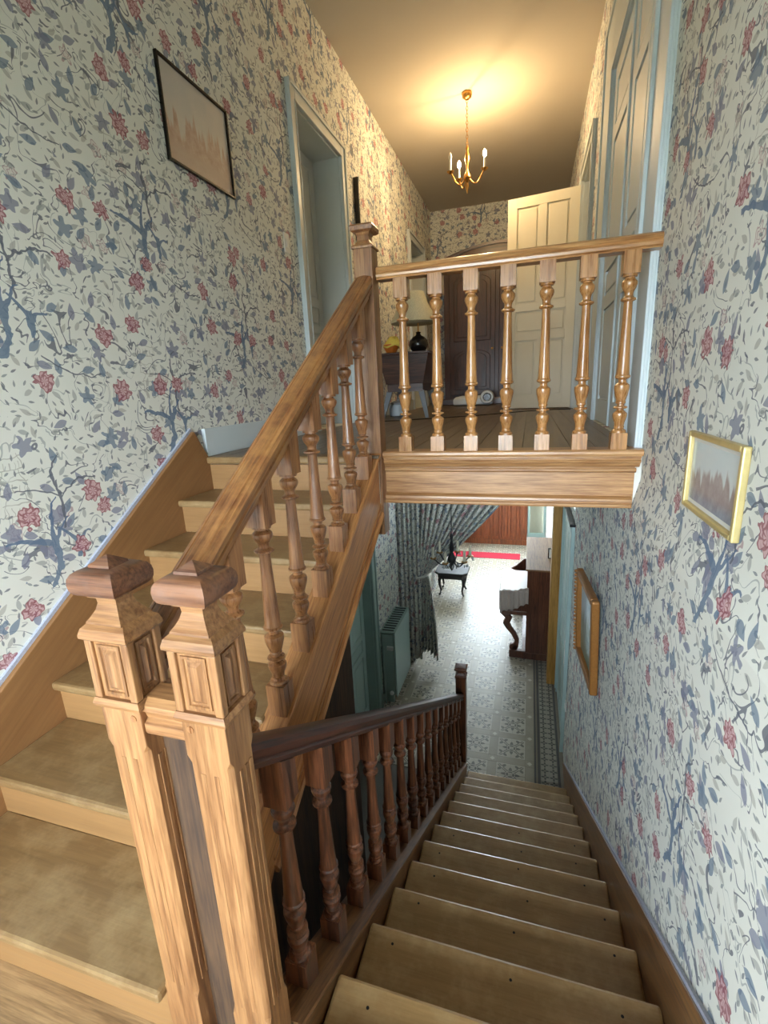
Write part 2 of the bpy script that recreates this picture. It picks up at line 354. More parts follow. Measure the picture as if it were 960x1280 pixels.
# ------------------------------------------------------------------ mesh helpers
WL = {}
def wl(o): return WL.get(o.name, Vector((0, 0, 0)))
def tag(o, label=None, cat=None, group=None, kind=None):
    if label: o['label'] = label
    if cat: o['category'] = cat
    if group: o['group'] = group
    if kind: o['kind'] = kind
    return o
def empty(name, loc, label=None, cat=None, group=None, kind=None):
    o = bpy.data.objects.new(name, None); COL.objects.link(o); o.location = loc; WL[o.name] = Vector(loc)
    o.empty_display_size = .05
    return tag(o, label, cat, group, kind)
class MB:
    def __init__(s): s.v = []; s.f = []; s.uv = None
    def add(s, v, f):
        n = len(s.v); s.v += [tuple(q) for q in v]; s.f += [tuple(i+n for i in q) for q in f]; return s
    def box(s, x0, x1, y0, y1, z0, z1):
        v = [(x, y, z) for x in (x0, x1) for y in (y0, y1) for z in (z0, z1)]
        return s.add(v, [(0, 1, 3, 2), (4, 6, 7, 5), (0, 4, 5, 1), (2, 3, 7, 6), (0, 2, 6, 4), (1, 5, 7, 3)])
    def hexa(s, a, b):
        """loft of two quads"""
        return s.loft([a, b])
    def loft(s, rings, cap=True, close=True):
        n = len(rings[0]); v = [q for r in rings for q in r]; fs = []
        for i in range(len(rings)-1):
            for j in range(n if close else n-1):
                k = (j+1) % n
                fs.append((i*n+j, i*n+k, (i+1)*n+k, (i+1)*n+j))
        if cap: fs += [tuple(range(n-1, -1, -1)), tuple((len(rings)-1)*n+j for j in range(n))]
        return s.add(v, fs)
    def prism(s, poly, axis, a0, a1):
        def P(q, a): return {'x': (a, q[0], q[1]), 'y': (q[0], a, q[1]), 'z': (q[0], q[1], a)}[axis]
        return s.loft([[P(q, a0) for q in poly], [P(q, a1) for q in poly]])
    def sheared(s, poly, y0, y1, zf):
        """profile (x, dz) swept along y with z = zf(y)"""
        return s.loft([[(x, y, zf(y)+d) for x, d in poly] for y in (y0, y1)])
    def lathe(s, prof, seg=16, c=(0, 0, 0)):
        rings = [[(c[0]+r*math.cos(2*math.pi*j/seg), c[1]+r*math.sin(2*math.pi*j/seg), c[2]+z) for j in range(seg)] for r, z in prof]
        return s.loft(rings)
    def lathe_axis(s, prof, seg, c, axis):
        rings = []
        for r, h in prof:
            ring = []
            for j in range(seg):
                a, b = r*math.cos(2*math.pi*j/seg), r*math.sin(2*math.pi*j/seg)
                ring.append({'x': (c[0]+h, c[1]+a, c[2]+b), 'y': (c[0]+a, c[1]+h, c[2]+b), 'z': (c[0]+a, c[1]+b, c[2]+h)}[axis])
            rings.append(ring)
        return s.loft(rings)
    def tube(s, path, rad, seg=8):
        path = [Vector(q) for q in path]; rings = []
        for i, q in enumerate(path):
            t = (path[min(i+1, len(path)-1)]-path[max(i-1, 0)]).normalized()
            a = t.cross(Vector((0, 0, 1)) if abs(t.z) < .9 else Vector((1, 0, 0))).normalized(); b = t.cross(a)
            rr = rad[i] if isinstance(rad, (list, tuple)) else rad
            rings.append([tuple(q+(a*math.cos(2*math.pi*j/seg)+b*math.sin(2*math.pi*j/seg))*rr) for j in range(seg)])
        return s.loft(rings)
    def ball(s, c, r, seg=12, sx=1, sy=1, sz=1):
        n = seg//2
        prof = [(max(r*math.sin(math.pi*i/n), 1e-4), -r*math.cos(math.pi*i/n)) for i in range(n+1)]
        rings = [[(c[0]+sx*a*math.cos(2*math.pi*j/seg), c[1]+sy*a*math.sin(2*math.pi*j/seg), c[2]+sz*h) for j in range(seg)] for a, h in prof]
        return s.loft(rings)
    def mesh(s, name, org):
        me = bpy.data.meshes.new(name)
        me.from_pydata([(q[0]-org[0], q[1]-org[1], q[2]-org[2]) for q in s.v], [], s.f)
        bm = bmesh.new(); bm.from_mesh(me); bmesh.ops.recalc_face_normals(bm, faces=bm.faces); bm.to_mesh(me); bm.free()
        return me
    def build(s, name, mat, parent=None, smooth=None, bevel=0., label=None, cat=None, group=None, kind=None, solid=0.):
        xs = [q[0] for q in s.v]; ys = [q[1] for q in s.v]; zs = [q[2] for q in s.v]
        org = Vector(((min(xs)+max(xs))/2, (min(ys)+max(ys))/2, min(zs)))
        me = s.mesh(name, org); me.materials.append(mat)
        if s.uv:
            ul = me.uv_layers.new()
            for lp in me.loops: ul.data[lp.index].uv = s.uv[lp.vertex_index]
        if smooth is not None:
            me.shade_smooth(); me.set_sharp_from_angle(angle=R(smooth))
        o = bpy.data.objects.new(name, me); COL.objects.link(o)
        WL[o.name] = org
        if parent: o.parent = parent; o.location = org-wl(parent)
        else: o.location = org
        if solid:
            md = o.modifiers.new('thick', 'SOLIDIFY'); md.thickness = solid; md.offset = 0
        if bevel:
            md = o.modifiers.new('bevel', 'BEVEL'); md.width = bevel; md.segments = 2; md.limit_method = 'ANGLE'; md.angle_limit = R(40)
        return tag(o, label, cat, group, kind)
def bx(name, mat, parent, *d, **k): return MB().box(*d).build(name, mat, parent, **k)
def copy_to(o, loc, parent):
    c = o.copy(); COL.objects.link(c); c.parent = parent; c.location = Vector(loc)-(wl(parent) if parent else Vector()); WL[c.name] = Vector(loc)
    return c
def wall_grid(x, y0, y1, z0, z1, holes, depth, axis='x'):
    """wall plane with rectangular openings and their reveals going depth away"""
    mb = MB()
    ys = sorted({y0, y1, *[h[0] for h in holes], *[h[1] for h in holes]}); zs = sorted({z0, z1, *[h[2] for h in holes], *[h[3] for h in holes]})
    def P(d, a, b): return (d, a, b) if axis == 'x' else (a, d, b)
    for a0, a1 in zip(ys, ys[1:]):
        for b0, b1 in zip(zs, zs[1:]):
            if any(h[0] <= a0 and a1 <= h[1] and h[2] <= b0 and b1 <= h[3] for h in holes): continue
            mb.add([P(x, a0, b0), P(x, a1, b0), P(x, a1, b1), P(x, a0, b1)], [(0, 1, 2, 3)])
    for h in holes:
        d = x+depth
        c = [(h[0], h[2]), (h[1], h[2]), (h[1], h[3]), (h[0], h[3])]
        for i in range(4):
            p, q = c[i], c[(i+1) % 4]
            mb.add([P(x, *p), P(x, *q), P(d, *q), P(d, *p)], [(0, 1, 2, 3)])
    return mb

ts0 = lambda y: -1.29+.634*(y-.565)-.33
# ================================================================== THE SHELL
D1 = (3.60, 4.46, ZU, 1.97); D2 = (7.03, 7.85, ZU, 1.97)
DH = (3.80, 4.66, ZH, -1.55)
wall_grid(XL, YB, YH, ZH-.1, ZC, [D1, D2, DH, WH], -.30).build('wall_left', wp_left, kind='structure')
DR = (2.66, 4.05, ZU, 1.97); DC = (4.98, 5.86, ZU, 1.95)
mb = wall_grid(XR, YB, YE, -.42, ZC, [DR, DC], .30)
mb.add([(XR, YB, -.42), (XR, YE, -.42), (XRL, YE, -.56), (XRL, YB, -.56)], [(0, 1, 2, 3)])
lo_ = wall_grid(XRL, YB, YH, ZH-.1, -.56, [WT], .25); mb.add(lo_.v, lo_.f)
mb.build('wall_right', wp_right, kind='structure')
MB().add([(XL, YE, -.5), (XR, YE, -.5), (XR, YE, ZC), (XL, YE, ZC)], [(0, 1, 2, 3)]).build('wall_end', wp_end, kind='structure')
wall_grid(YB, XL, XR, ZLAND-.3, ZC, [WB], -.25, 'y').build('wall_landing', wp_end, kind='structure')
GD = (.02, .425, ZH, -1.60)
wall_grid(YH, XL, XRL, ZH-.1, -.5, [GD, WE], .2, 'y').build('wall_hall_end', plaster, kind='structure')
MB().box(XL-.35, XR+.35, YB-.3, YE+.2, ZC, ZC+.12).build('ceiling', ceil_m, kind='structure')
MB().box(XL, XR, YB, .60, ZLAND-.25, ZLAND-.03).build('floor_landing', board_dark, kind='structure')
MB().prism([(.62, ZH), (2.35, ZH), (2.35, ts0(2.35)), (.62, ts0(.62))], 'x', -1.0, -.98).build('wall_understair_shade', board_dark, kind='structure')  # dark panel added in place of the shade beneath the upper flight
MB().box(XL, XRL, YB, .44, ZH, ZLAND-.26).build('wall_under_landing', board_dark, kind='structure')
# slab between hall and corridor
slab = MB().box(XL, -.69, 2.16, YH, ZHC, ZU-.022).box(-.69, XR, 2.235, YH, ZHC, ZU-.022).build('ceiling_hall', plaster, kind='structure')
MB().box(-60, 60, -60, 60, ZH-.4, ZH-.3).build('ground', stone_m, kind='structure')
# closed rooms behind the openings
for (n, x0, x1, d) in (('wall_side_room', XR+.3, XR+2.0, DC),):
    MB().box(x0, x1, d[0]-.3, d[1]+.6, ZU-.02, 2.4).build(n, plaster, kind='structure')
# upper floor boards
fl = empty('floor', (-.6, 5.4, ZU), kind='structure')
x = XL; i = 0; proto = None
while x < XR-.01:
    w = .108 if x+.108 < XR else XR-x
    y0 = 2.13 if x < -.72 else 2.24
    for ya, yb in ((y0, 5.1+.5*(i % 3)), (5.1+.5*(i % 3), YE)):
        bx('plank', plank_m, fl, x+.0012, x+w-.0012, ya+.001, yb-.001, ZU-.02, ZU, bevel=.0015)
    x += w; i += 1
for k in range(15):
    y1 = .598-k*.165
    bx('plank', plank_land, bpy.data.objects['floor_landing'], XL, XR, max(YB, y1-.163), y1, ZLAND-.028, ZLAND, bevel=.002)

# ------------------------------------------------------------------ hall tile floor
hf = MB().box(XL-.02, XRL+.02, .7, YH, ZH-.1, ZH-.006).build('floor_hall', grout, kind='structure')
def flat(w, d, h=.006): return MB().box(-w/2, w/2, -d/2, d/2, -h, 0)
def tile_proto(name, w, d, mat):
    me = flat(w, d).mesh(name, (0, 0, 0)); me.materials.append(mat); return me
tm = tile_proto('tile', .1385, .1385, tile_m); tbx = tile_proto('tile_band', .088, .2785, tile_m); tby = tile_proto('tile_band_across', .2785, .088, tile_m)
tcn = tile_proto('tile_corner', .088, .088, tile_m); tb = tile_proto('tile_border', .158, .158, border_m)
def put_tile(me, x, y):
    o = bpy.data.objects.new('tile', me); COL.objects.link(o); o.parent = hf; o.location = Vector((x, y, ZH))-wl(hf)
rest = MB()
for r in range(-1, 19):
    yc = 4.44+.37*r
    for c in range(-4, 1):
        xc = -.0875+.37*c
        if r <= 4:
            for sx in (-.07, .07):
                for sy in (-.07, .07): put_tile(tm, xc+sx, yc+sy)
            put_tile(tbx, xc+.185, yc); put_tile(tby, xc, yc+.185); put_tile(tcn, xc+.185, yc+.185)
        else:
            for sx in (-.07, .07):
                for sy in (-.07, .07): rest.box(xc+sx-.069, xc+sx+.069, yc+sy-.069, yc+sy+.069, ZH-.006, ZH)
            rest.box(xc+.141, xc+.229, yc-.139, yc+.139, ZH-.006, ZH).box(xc-.139, xc+.139, yc+.141, yc+.229, ZH-.006, ZH)
            rest.box(xc+.141, xc+.229, yc+.141, yc+.229, ZH-.006, ZH)
rest.build('tile_field', tile_m, hf, kind='stuff')
for y in [3.9+.16*k for k in range(14)]: put_tile(tb, .284, y+.08)
for nme, x0, x1, mt in (('border_strip', .146, .160, line_m), ('border_strip', .162, .176, band_m), ('border_strip', .178, .200, line_m), ('border_strip', .368, .388, line_m), ('border_strip', .390, .428, band_m)):
    bx(nme, mt, hf, x0, x1, 3.85, YH, ZH-.006, ZH)
bx('border_field', border_m, hf, .205, .363, 6.15, YH, ZH-.006, ZH, kind='stuff')

# ------------------------------------------------------------------ windows that let the daylight in (behind the camera, and in the hall, some added for light)
def window(name, axis, d, a0, a1, b0, b1, nx, nz):
    e = empty(name, (d, a0, b0) if axis == 'x' else (a0, d, b0), kind='structure')
    def B(n, m, u0, u1, v0, v1, t0=-.03, t1=.03):
        return bx(n, m, e, *((d+t0, d+t1, u0, u1, v0, v1) if axis == 'x' else (u0, u1, d+t0, d+t1, v0, v1)))
    fw = .05
    B('frame', white_m, a0, a0+fw, b0, b1); B('frame', white_m, a1-fw, a1, b0, b1); B('frame', white_m, a0+fw, a1-fw, b0, b0+fw); B('frame', white_m, a0+fw, a1-fw, b1-fw, b1)
    for i in range(1, nx): c = a0+(a1-a0)*i/nx; B('mullion', white_m, c-.018, c+.018, b0+fw, b1-fw)
    for i in range(1, nz): c = b0+(b1-b0)*i/nz; B('glazing_bar', white_m, a0+fw, a1-fw, c-.012, c+.012, -.015, .015)
    for i in range(nx):
        for j in range(nz):
            u, v = a0+(a1-a0)*i/nx, b0+(b1-b0)*j/nz
            B('pane', glass, u+.02, u+(a1-a0)/nx-.02, v+.02, v+(b1-b0)/nz-.02, -.002, .002)
    return e
window('window_1', 'y', YB-.06, *WB, 2, 3)
window('window_2', 'x', XL-.20, *WH, 3, 2)
window('window_4_added', 'x', XRL+.12, *WT, 3, 1)  # added out of view, brightens the near hall
window('window_3_added', 'y', YH+.08, *WE, 2, 2)  # added out of view for the sheen on the hall floor
MB().box(GD[0]-.1, GD[1]+.4, YH+.22, YH+1.2, ZH-.02, -1.2).build('wall_back_room', cream, kind='structure')

# ------------------------------------------------------------------ doors and casings
def panel_door(e, mat, axis, d, out, a0, a1, b0, b1, rows, cols=2, t=.035, stile=.09):
    """door leaf in the plane axis=d; out = direction of the visible side; each panel sunk with a raised field"""
    def B(n, m, u0, u1, v0, v1, p0, p1, par=None, **k):
        q0, q1 = sorted((d+out*p0, d+out*p1))
        return bx(n, m, par or e, *((q0, q1, u0, u1, v0, v1) if axis == 'x' else (u0, u1, q0, q1, v0, v1)), **k)
    lf = B('leaf', mat, a0, a1, b0, b1, -t, -.014)
    B('stile', mat, a0, a0+stile, b0, b1, -.014, 0, bevel=.002); B('stile', mat, a1-stile, a1, b0, b1, -.014, 0, bevel=.002)
    if cols == 2:
        cm = (a0+a1)/2
    edges = [b0]+[b0+(b1-b0)*q for q in rows]+[b1]
    B('rail', mat, a0+stile, a1-stile, b0, b0+stile*1.4, -.014, 0, bevel=.002); B('rail', mat, a0+stile, a1-stile, b1-stile, b1, -.014, 0, bevel=.002)
    for q in edges[1:-1]: B('rail', mat, a0+stile, a1-stile, q-stile*.4, q+stile*.4, -.014, 0, bevel=.002)
    for i in range(len(edges)-1):
        v0 = edges[i]+(stile*1.4 if i == 0 else stile*.4); v1 = edges[i+1]-(stile if i == len(edges)-2 else stile*.4)
        cells = [(a0+stile, a1-stile)]
        if cols == 2 and (v1-v0) > .3:
            B('muntin', mat, cm-stile*.4, cm+stile*.4, v0, v1, -.014, 0, bevel=.002)
            cells = [(a0+stile, cm-stile*.4), (cm+stile*.4, a1-stile)]
        for u0, u1 in cells:
            g_ = .022
            B('panel', mat, u0+g_, u1-g_, v0+g_, v1-g_, -.014, -.004, bevel=.006)
    return lf
def casing(e, mat, axis, d, out, a0, a1, b0, b1, w=.10, t=.025):
    def B(n, u0, u1, v0, v1, p0, p1):
        q0, q1 = sorted((d+out*p0, d+out*p1))
        return bx(n, mat, e, *((q0, q1, u0, u1, v0, v1) if axis == 'x' else (u0, u1, q0, q1, v0, v1)), bevel=.004)
    for (u0, u1) in ((a0-w, a0), (a1, a1+w)):
        B('jamb_casing', u0, u1, b0, b1+w, -.005, t)
    B('head_casing', a0, a1, b1, b1+w, -.005, t)
    k = .022
    B('outer_bead', a0-w-.004, a0-w+k, b0, b1+w, t, t+.014); B('outer_bead', a1+w-k, a1+w+.004, b0, b1+w, t, t+.014)
    B('outer_bead', a0-w, a1+w, b1+w-k, b1+w+.004, t, t+.014)
    B('inner_bead', a0-.012, a0, b0, b1+.012, t, t+.007); B('inner_bead', a1, a1+.012, b0, b1+.012, t, t+.007); B('inner_bead', a0-.012, a1+.012, b1, b1+.012, t, t+.007)
def lining(e, mat, x, depth, a0, a1, b0, b1):
    q0, q1 = sorted((x, x+depth))
    bx('lining', mat, e, q0, q1, a0, a0+.012, b0, b1); bx('lining', mat, e, q0, q1, a1-.012, a1, b0, b1); bx('lining', mat, e, q0, q1, a0, a1, b1-.012, b1)
for n, D in (('door_1', D1), ('door_2', D2)):
    e = empty(n, (XL, D[0], ZU), kind='structure')
    casing(e, grey_paint if n == 'door_1' else greyw, 'x', XL, 1, *D)
    lining(e, grey_paint, XL, -.30, *D)
    bx('leak_stop_board', grey_paint, e, XL-.32, XL-.30, D[0]-.05, D[1]+.05, D[2]-.05, D[3]+.05)  # unseen board added to stop daylight leaking round the leaf
    panel_door(e, grey_paint, 'x', XL-.24, 1, D[0]+.012, D[1]-.012, D[2]+.008, D[3]-.012, (.38, .48), 2)
# double door in the right wall of the corridor
e = empty('door_3', (XR, DR[0], ZU), kind='structure')
casing(e, blue_paint, 'x', XR, -1, DR[0], DR[1], DR[2], DR[3], w=.40, t=.006)
bx('jamb_band', blue_paint, e, XR-.03, XR, 2.26, 2.46, ZU, DR[3]+.16, bevel=.004)
bx('jamb_bead', blue_paint, e, XR-.045, XR, 2.46, 2.50, ZU, DR[3]+.12, bevel=.006)
bx('jamb_bead', blue_paint, e, XR-.035, XR, 2.54, 2.57, ZU, DR[3]+.10, bevel=.006)
bx('jamb_bead', blue_paint, e, XR-.03, XR, 2.61, 2.655, ZU, DR[3]+.08, bevel=.006)
lining(e, blue_paint, XR, .14, *DR)
bx('leak_stop_board', blue_paint, e, XR+.10, XR+.12, DR[0]-.05, DR[1]+.05, DR[2]-.05, DR[3]+.05)  # added out of sight against light leaking under the leaves
md = (DR[0]+DR[1])/2
for a0, a1 in ((DR[0]+.012, md-.002), (md+.002, DR[1]-.012)):
    panel_door(e, blue_paint, 'x', XR+.016, -1, a0, a1, DR[2]+.008, DR[3]-.012, (.36, .47, .82), 1, stile=.11)
bx('cover_strip', blue_paint, e, XR+.004, XR+.016, md-.02, md+.02, DR[2]+.01, DR[3]-.015, bevel=.004)
# frame of the doorway whose cream leaf stands open
e = empty('door_4', (XR, DC[0], ZU), kind='structure')
casing(e, grey_paint, 'x', XR, -1, *DC, w=.11)
lining(e, grey_paint, XR, .30, *DC)
lf = empty('door_5', (.44, 5.90, ZU), kind='structure')
panel_door(lf, cream, 'y', 5.90, -1, -.30, .44, ZU+.012, 1.93, (.36, .50), 2, stile=.10)
MB().lathe_axis([(.012, 0), (.012, -.03), (.026, -.035), (.030, -.05), (.022, -.066), (.001, -.07)], 14, (-.255, 5.90, .66), 'y').build('knob', iron, lf, smooth=40)
bx('keyhole_plate', iron, lf, -.275, -.235, 5.893, 5.90, .52, .72, bevel=.002)
for o in lf.children: pass
lf.rotation_euler = (0, 0, R(-9))
# hall: green door on the left, green door on the right, wooden door and glazed door at the end
e = empty('door_6', (XL, DH[0], ZH), kind='structure')
casing(e, green_dull, 'x', XL, 1, *DH, w=.12)
lining(e, green_dull, XL, -.3, *DH)
bx('leak_stop_board', green_dull, e, XL-.32, XL-.30, DH[0]-.05, DH[1]+.05, DH[2]-.05, DH[3]+.05)  # added unseen, keeps outdoor light from leaking past the door
panel_door(e, green_paint, 'x', XL-.10, 1, DH[0]+.012, DH[1]-.012, ZH+.01, DH[3]-.012, (.38, .48), 2)
e = empty('door_7', (XRL, 4.5, ZH), kind='structure')
casing(e, green_paint, 'x', XRL, -1, 4.60, 5.55, ZH, -1.40, w=.10, t=.02)
panel_door(e, green_paint, 'x', XRL-.012, -1, 4.61, 5.54, ZH+.01, -1.41, (.38, .48), 2, t=.012)
bx('head_shelf', iron, e, XRL-.05, XRL, 4.48, 5.66, -1.30, -1.275, bevel=.003)
bx('latch', white_m, e, XRL-.035, XRL-.02, 4.55, 4.575, -2.75, -2.50, bevel=.004)
e = empty('wall_panelling', (-.8, YH, ZH), kind='structure')
bx('backing', panel_red, e, XL, .01, YH-.05, YH, ZH, -2.52)
bx('plinth', panel_red, e, XL, .01, YH-.075, YH-.05, ZH, ZH+.12, bevel=.004); bx('top_rail', panel_red, e, XL, .01, YH-.085, YH-.05, -2.60, -2.50, bevel=.006)
for k in range(8):
    a = XL+.02+.205*k
    bx('muntin', panel_red, e, a-.02, a+.025, YH-.075, YH-.05, ZH+.12, -2.60, bevel=.004)
    bx('panel', panel_red, e, a+.05, a+.16, YH-.066, YH-.05, ZH+.20, -2.68, bevel=.008)
e = empty('door_9', (GD[0], YH, ZH), kind='structure')
for a, b in ((GD[0], GD[0]+.05), (GD[1]-.05, GD[1]), ):
    bx('stile', green_dull, e, a, b, YH-.03, YH+.02, ZH, GD[3], bevel=.003)
bx('rail', green_dull, e, GD[0]+.05, GD[1]-.05, YH-.03, YH+.02, ZH, ZH+.30, bevel=.003); bx('rail', green_dull, e, GD[0]+.05, GD[1]-.05, YH-.03, YH+.02, GD[3]-.08, GD[3], bevel=.003)
bx('pane', glass, e, GD[0]+.05, GD[1]-.05, YH-.006, YH+.002, ZH+.30, GD[3]-.08)
# opening between hall and back hall: mustard jamb at the right, papered pier at the left
bx('trim_1', mustard, None, .30, XRL, 5.70, 5.90, ZH, ZHC, bevel=.006, kind='structure')
bx('wall_pier', wp_end, None, XL, -1.46, 5.86, 6.0, ZH, ZHC, kind='structure')
# skirtings
bx('baseboard_corridor', blue_paint, None, XL, XL+.022, 2.14, D1[0]-.10, ZU, ZU+.145, bevel=.003, kind='structure')
bx('baseboard_corridor_far', blue_paint, None, XL, XL+.022, D1[1]+.11, D2[0]-.11, ZU, ZU+.145, bevel=.003, kind='structure')
bx('baseboard_hall', green_dull, None, XL, XL+.02, 4.80, 5.84, ZH, ZH+.12, bevel=.003, kind='structure')
bx('baseboard_right', blue_paint, None, XR-.02, XR, 4.50, 4.85, ZU, ZU+.14, bevel=.003, kind='structure')

# ================================================================== UPPER FLIGHT
NU = lambda y: -1.29+.634*(y-.565)      # nosing line
st = empty('upper_staircase', (-1.18, .6, ZLAND), 'honey wooden stair flight climbing along the wallpapered left wall', 'staircase')
for k in range(7):
    yn = .565+.2575*k; zt = -1.29+.1633*k
    x1 = -.76
    if k < 6:
        bx('tread', tread_up, st, XL+.028, x1, yn, yn+.2575+.035, zt-.032, zt, bevel=.010)
    else:
        bx('tread', tread_up, st, XL+.028, x1, yn, yn+.10, ZU-.036, ZU, bevel=.010)
    bx('riser', riser_m, st, XL+.028, x1, yn+.028, yn+.046, zt-.1633 if k else ZLAND, zt-.032, bevel=.0)
zs = lambda y: -.884+.654*(y-.938)
poly = [(.30, zs(.30)), (2.045, zs(2.045)), (2.14, ZU-.01), (2.14, ZU-.20), (.62, ZLAND), (.30, ZLAND)]
MB().prism(poly, 'x', XL, XL+.030).build('wall_string', wallstring, st, bevel=.003)
MB().loft([[(XL, y, zs(y)), (XL+.012, y, zs(y)), (XL+.012, y, zs(y)+.016), (XL, y, zs(y)+.016)] for y in (.30, 2.045)]).build('braid_edging', braid, st)
ts = lambda y: NU(y)-.035               # top of outer string
ye = 2.165
MB().prism([(.675, ts(.675)), (ye, ts(ye)), (ye, ts(ye)-.29), (.95, max(ts(.95)-.29, ZLAND-.2)), (.675, ZLAND-.2)], 'x', -.760, -.690).build('outer_string', string_oak, st, bevel=.003)
MB().sheared([(-.768, 0), (-.680, 0), (-.676, .008), (-.680, .018), (-.768, .018)], .675, ye, ts).build('string_cap', string_oak, st, bevel=.002)
MB().sheared([(-.690, 0), (-.676, .004), (-.672, .014), (-.678, .026), (-.690, .03)], .95, ye, lambda y: ts(y)-.30).build('string_moulding', string_oak, st)
MB().sheared([(-.690, 0), (-.684, .002), (-.684, .012), (-.690, .014)], .95, ye, lambda y: ts(y)-.255).build('string_moulding', string_oak, st)
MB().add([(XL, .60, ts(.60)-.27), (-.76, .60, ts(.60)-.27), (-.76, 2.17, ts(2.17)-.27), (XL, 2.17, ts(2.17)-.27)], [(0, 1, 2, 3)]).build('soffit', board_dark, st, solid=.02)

TURN = [(0, .0285), (.010, .0290), (.018, .0270), (.026, .0200), (.034, .0190), (.036, .0205), (.044, .0205), (.046, .0185), (.07, .0205), (.10, .0265), (.118, .0285), (.132, .0275), (.144, .0190), (.151, .0135), (.160, .0135), (.163, .0235), (.168, .0275), (.174, .0275), (.179, .0235), (.181, .0145), (.192, .0145), (.197, .0190), (.208, .0195), (.214, .0180), (.25, .0240), (.285, .0285), (.302, .0298), (.318, .0285), (.328, .0210), (.334, .0155), (.354, .0155), (.360, .0235), (.367, .0290), (.377, .0290), (.384, .0255), (.40, .0245), (.42, .0238), (.50, .0218), (.60, .0198), (.72, .0175), (.826, .0162), (.838, .0165), (.842, .0235), (.848, .0285), (.857, .0285), (.863, .0205), (.872, .0160), (.885, .0158), (.90, .0180), (.920, .0255), (.940, .0292), (.956, .0285), (.970, .0215), (.976, .0185), (.983, .0185), (.985, .0270), (1, .0270)]
def baluster_mesh(name, zb, z1, z2, zt, mat, hb=.030, sb=0., stp=0.):
    """square foot zb..z1, turning z1..z2, square head z2..zt; sb/stp = slope of foot and head cuts"""
    mb = MB()
    def blk(a, b, s0, s1):
        lo = [(-hb, -hb, a-s0*hb), (hb, -hb, a-s0*hb), (hb, hb, a+s0*hb), (-hb, hb, a+s0*hb)]
        hi = [(-hb, -hb, b-s1*hb), (hb, -hb, b-s1*hb), (hb, hb, b+s1*hb), (-hb, hb, b+s1*hb)]
        mb.loft([lo, hi])
    blk(zb, z1, sb, 0); blk(z2, zt, 0, stp)
    mb.lathe([(r, z1+(z2-z1)*u) for u, r in TURN], 18)
    me = mb.mesh(name, (0, 0, 0)); me.materials.append(mat); me.shade_smooth(); me.set_sharp_from_angle(angle=R(30))
    return me
def balusters(parent, me, pts):
    for q in pts:
        o = bpy.data.objects.new('baluster', me); COL.objects.link(o); o.parent = parent; o.location = Vector(q)-wl(parent)
rt_u = lambda y: .497+.63*(y-2.182)     # top of upper handrail
bal = empty('upper_flight_balustrade', (-.72, .66, ZLAND), 'worn oak handrail with turned balusters climbing beside the upper flight', 'balustrade')
RP = [(-.028, 0), (.028, 0), (.031, .018), (.024, .026), (.030, .040), (.036, .058), (.030, .078), (.016, .088), (-.016, .088), (-.030, .078), (-.036, .058), (-.030, .040), (-.024, .026), (-.031, .018)]
RU = [(.022, 0), (.022, .018), (.034, .024), (.037, .044), (.031, .050), (.040, .058), (.042, .078), (.036, .090), (.026, .093), (.024, .0905), (.021, .0945), (0, .097)]
RU = [(-a, b) for a, b in RU]+[(a, b) for a, b in RU[-2::-1]]
MB().sheared([(-.72+a, b-.095) for a, b in RU], .672, 2.170, rt_u).build('handrail', rail_up, bal, smooth=35)
h0 = rt_u(1.5)-.088-(ts(1.5)+.018)
me = baluster_mesh('baluster_up', -.012, .085, h0-.105, h0+.012, oak_brown, .030, .634, .634)
balusters(bal, me, [(-.72, y, ts(y)+.018) for y in (.78, .96, 1.137, 1.320, 1.505, 1.686, 1.862, 2.038)])

# ================================================================== LOWER FLIGHT
NY = lambda k: 1.154+.268*k
NZ = lambda k: -1.778-.1803*k
st2 = empty('lower_staircase', (-.05, 2.3, ZH), 'worn brown wooden stair flight descending to the tiled hall', 'staircase')
XA, XB2 = -.475, .415
bx('riser', tread_dn, st2, XA, XB2, .585, .60, NZ(-1), ZLAND-.03)
bx('landing_nosing', tread_dn, st2, XA, XB2, .585, .635, ZLAND-.032, ZLAND, bevel=.01)
for k in range(-1, 11):
    bx('tread', tread_dn, st2, XA, XB2, NY(k)-.268-.035, NY(k), NZ(k)-.030, NZ(k), bevel=.010)
    bx('riser', tread_dn, st2, XA, XB2, NY(k)-.048, NY(k)-.030, NZ(k+1) if k < 10 else ZH, NZ(k)-.030)
nail = MB().lathe([(.0045, -.001), (.0045, .0006), (.001, .001)], 8).mesh('nail_head', (0, 0, 0)); nail.materials.append(iron)
for k in range(-1, 6):
    for nx in (-.36, .02, .33):
        o = bpy.data.objects.new('nail_head', nail); COL.objects.link(o); o.parent = st2; o.location = Vector((nx+random.uniform(-.03, .03), NY(k)-.05+random.uniform(-.01, .01), NZ(k)))-wl(st2)
ws = lambda y: -1.464-.677*(y-.977)
MB().prism([(.45, ws(.45)), (4.25, ws(4.25)), (4.36, ZH), (4.0, ZH), (.60, ZLAND-.36), (.45, ZLAND-.30)], 'x', XB2, XRL+.002).build('wall_string', string_dn, st2, bevel=.003)
MB().loft([[(XRL, y, ws(y)), (XRL-.010, y, ws(y)), (XRL-.010, y, ws(y)+.014), (XRL, y, ws(y)+.014)] for y in (.45, 4.25)]).build('braid_edging', braid, st2)
ls = lambda y: -1.600-.651*(y-.916)
MB().prism([(.672, ls(.672)-.004), (3.80, ls(3.80)-.004), (3.80, ZH+.02), (3.60, ZH+.02), (.672, ls(.672)-.40)], 'x', -.580, -.480).build('outer_string', string_dn, st2, bevel=.003)
MB().sheared([(-.592, -.004), (-.472, -.004), (-.469, .004), (-.472, .012), (-.592, .012)], .672, 3.80, ls).build('string_cap', string_dn, st2)
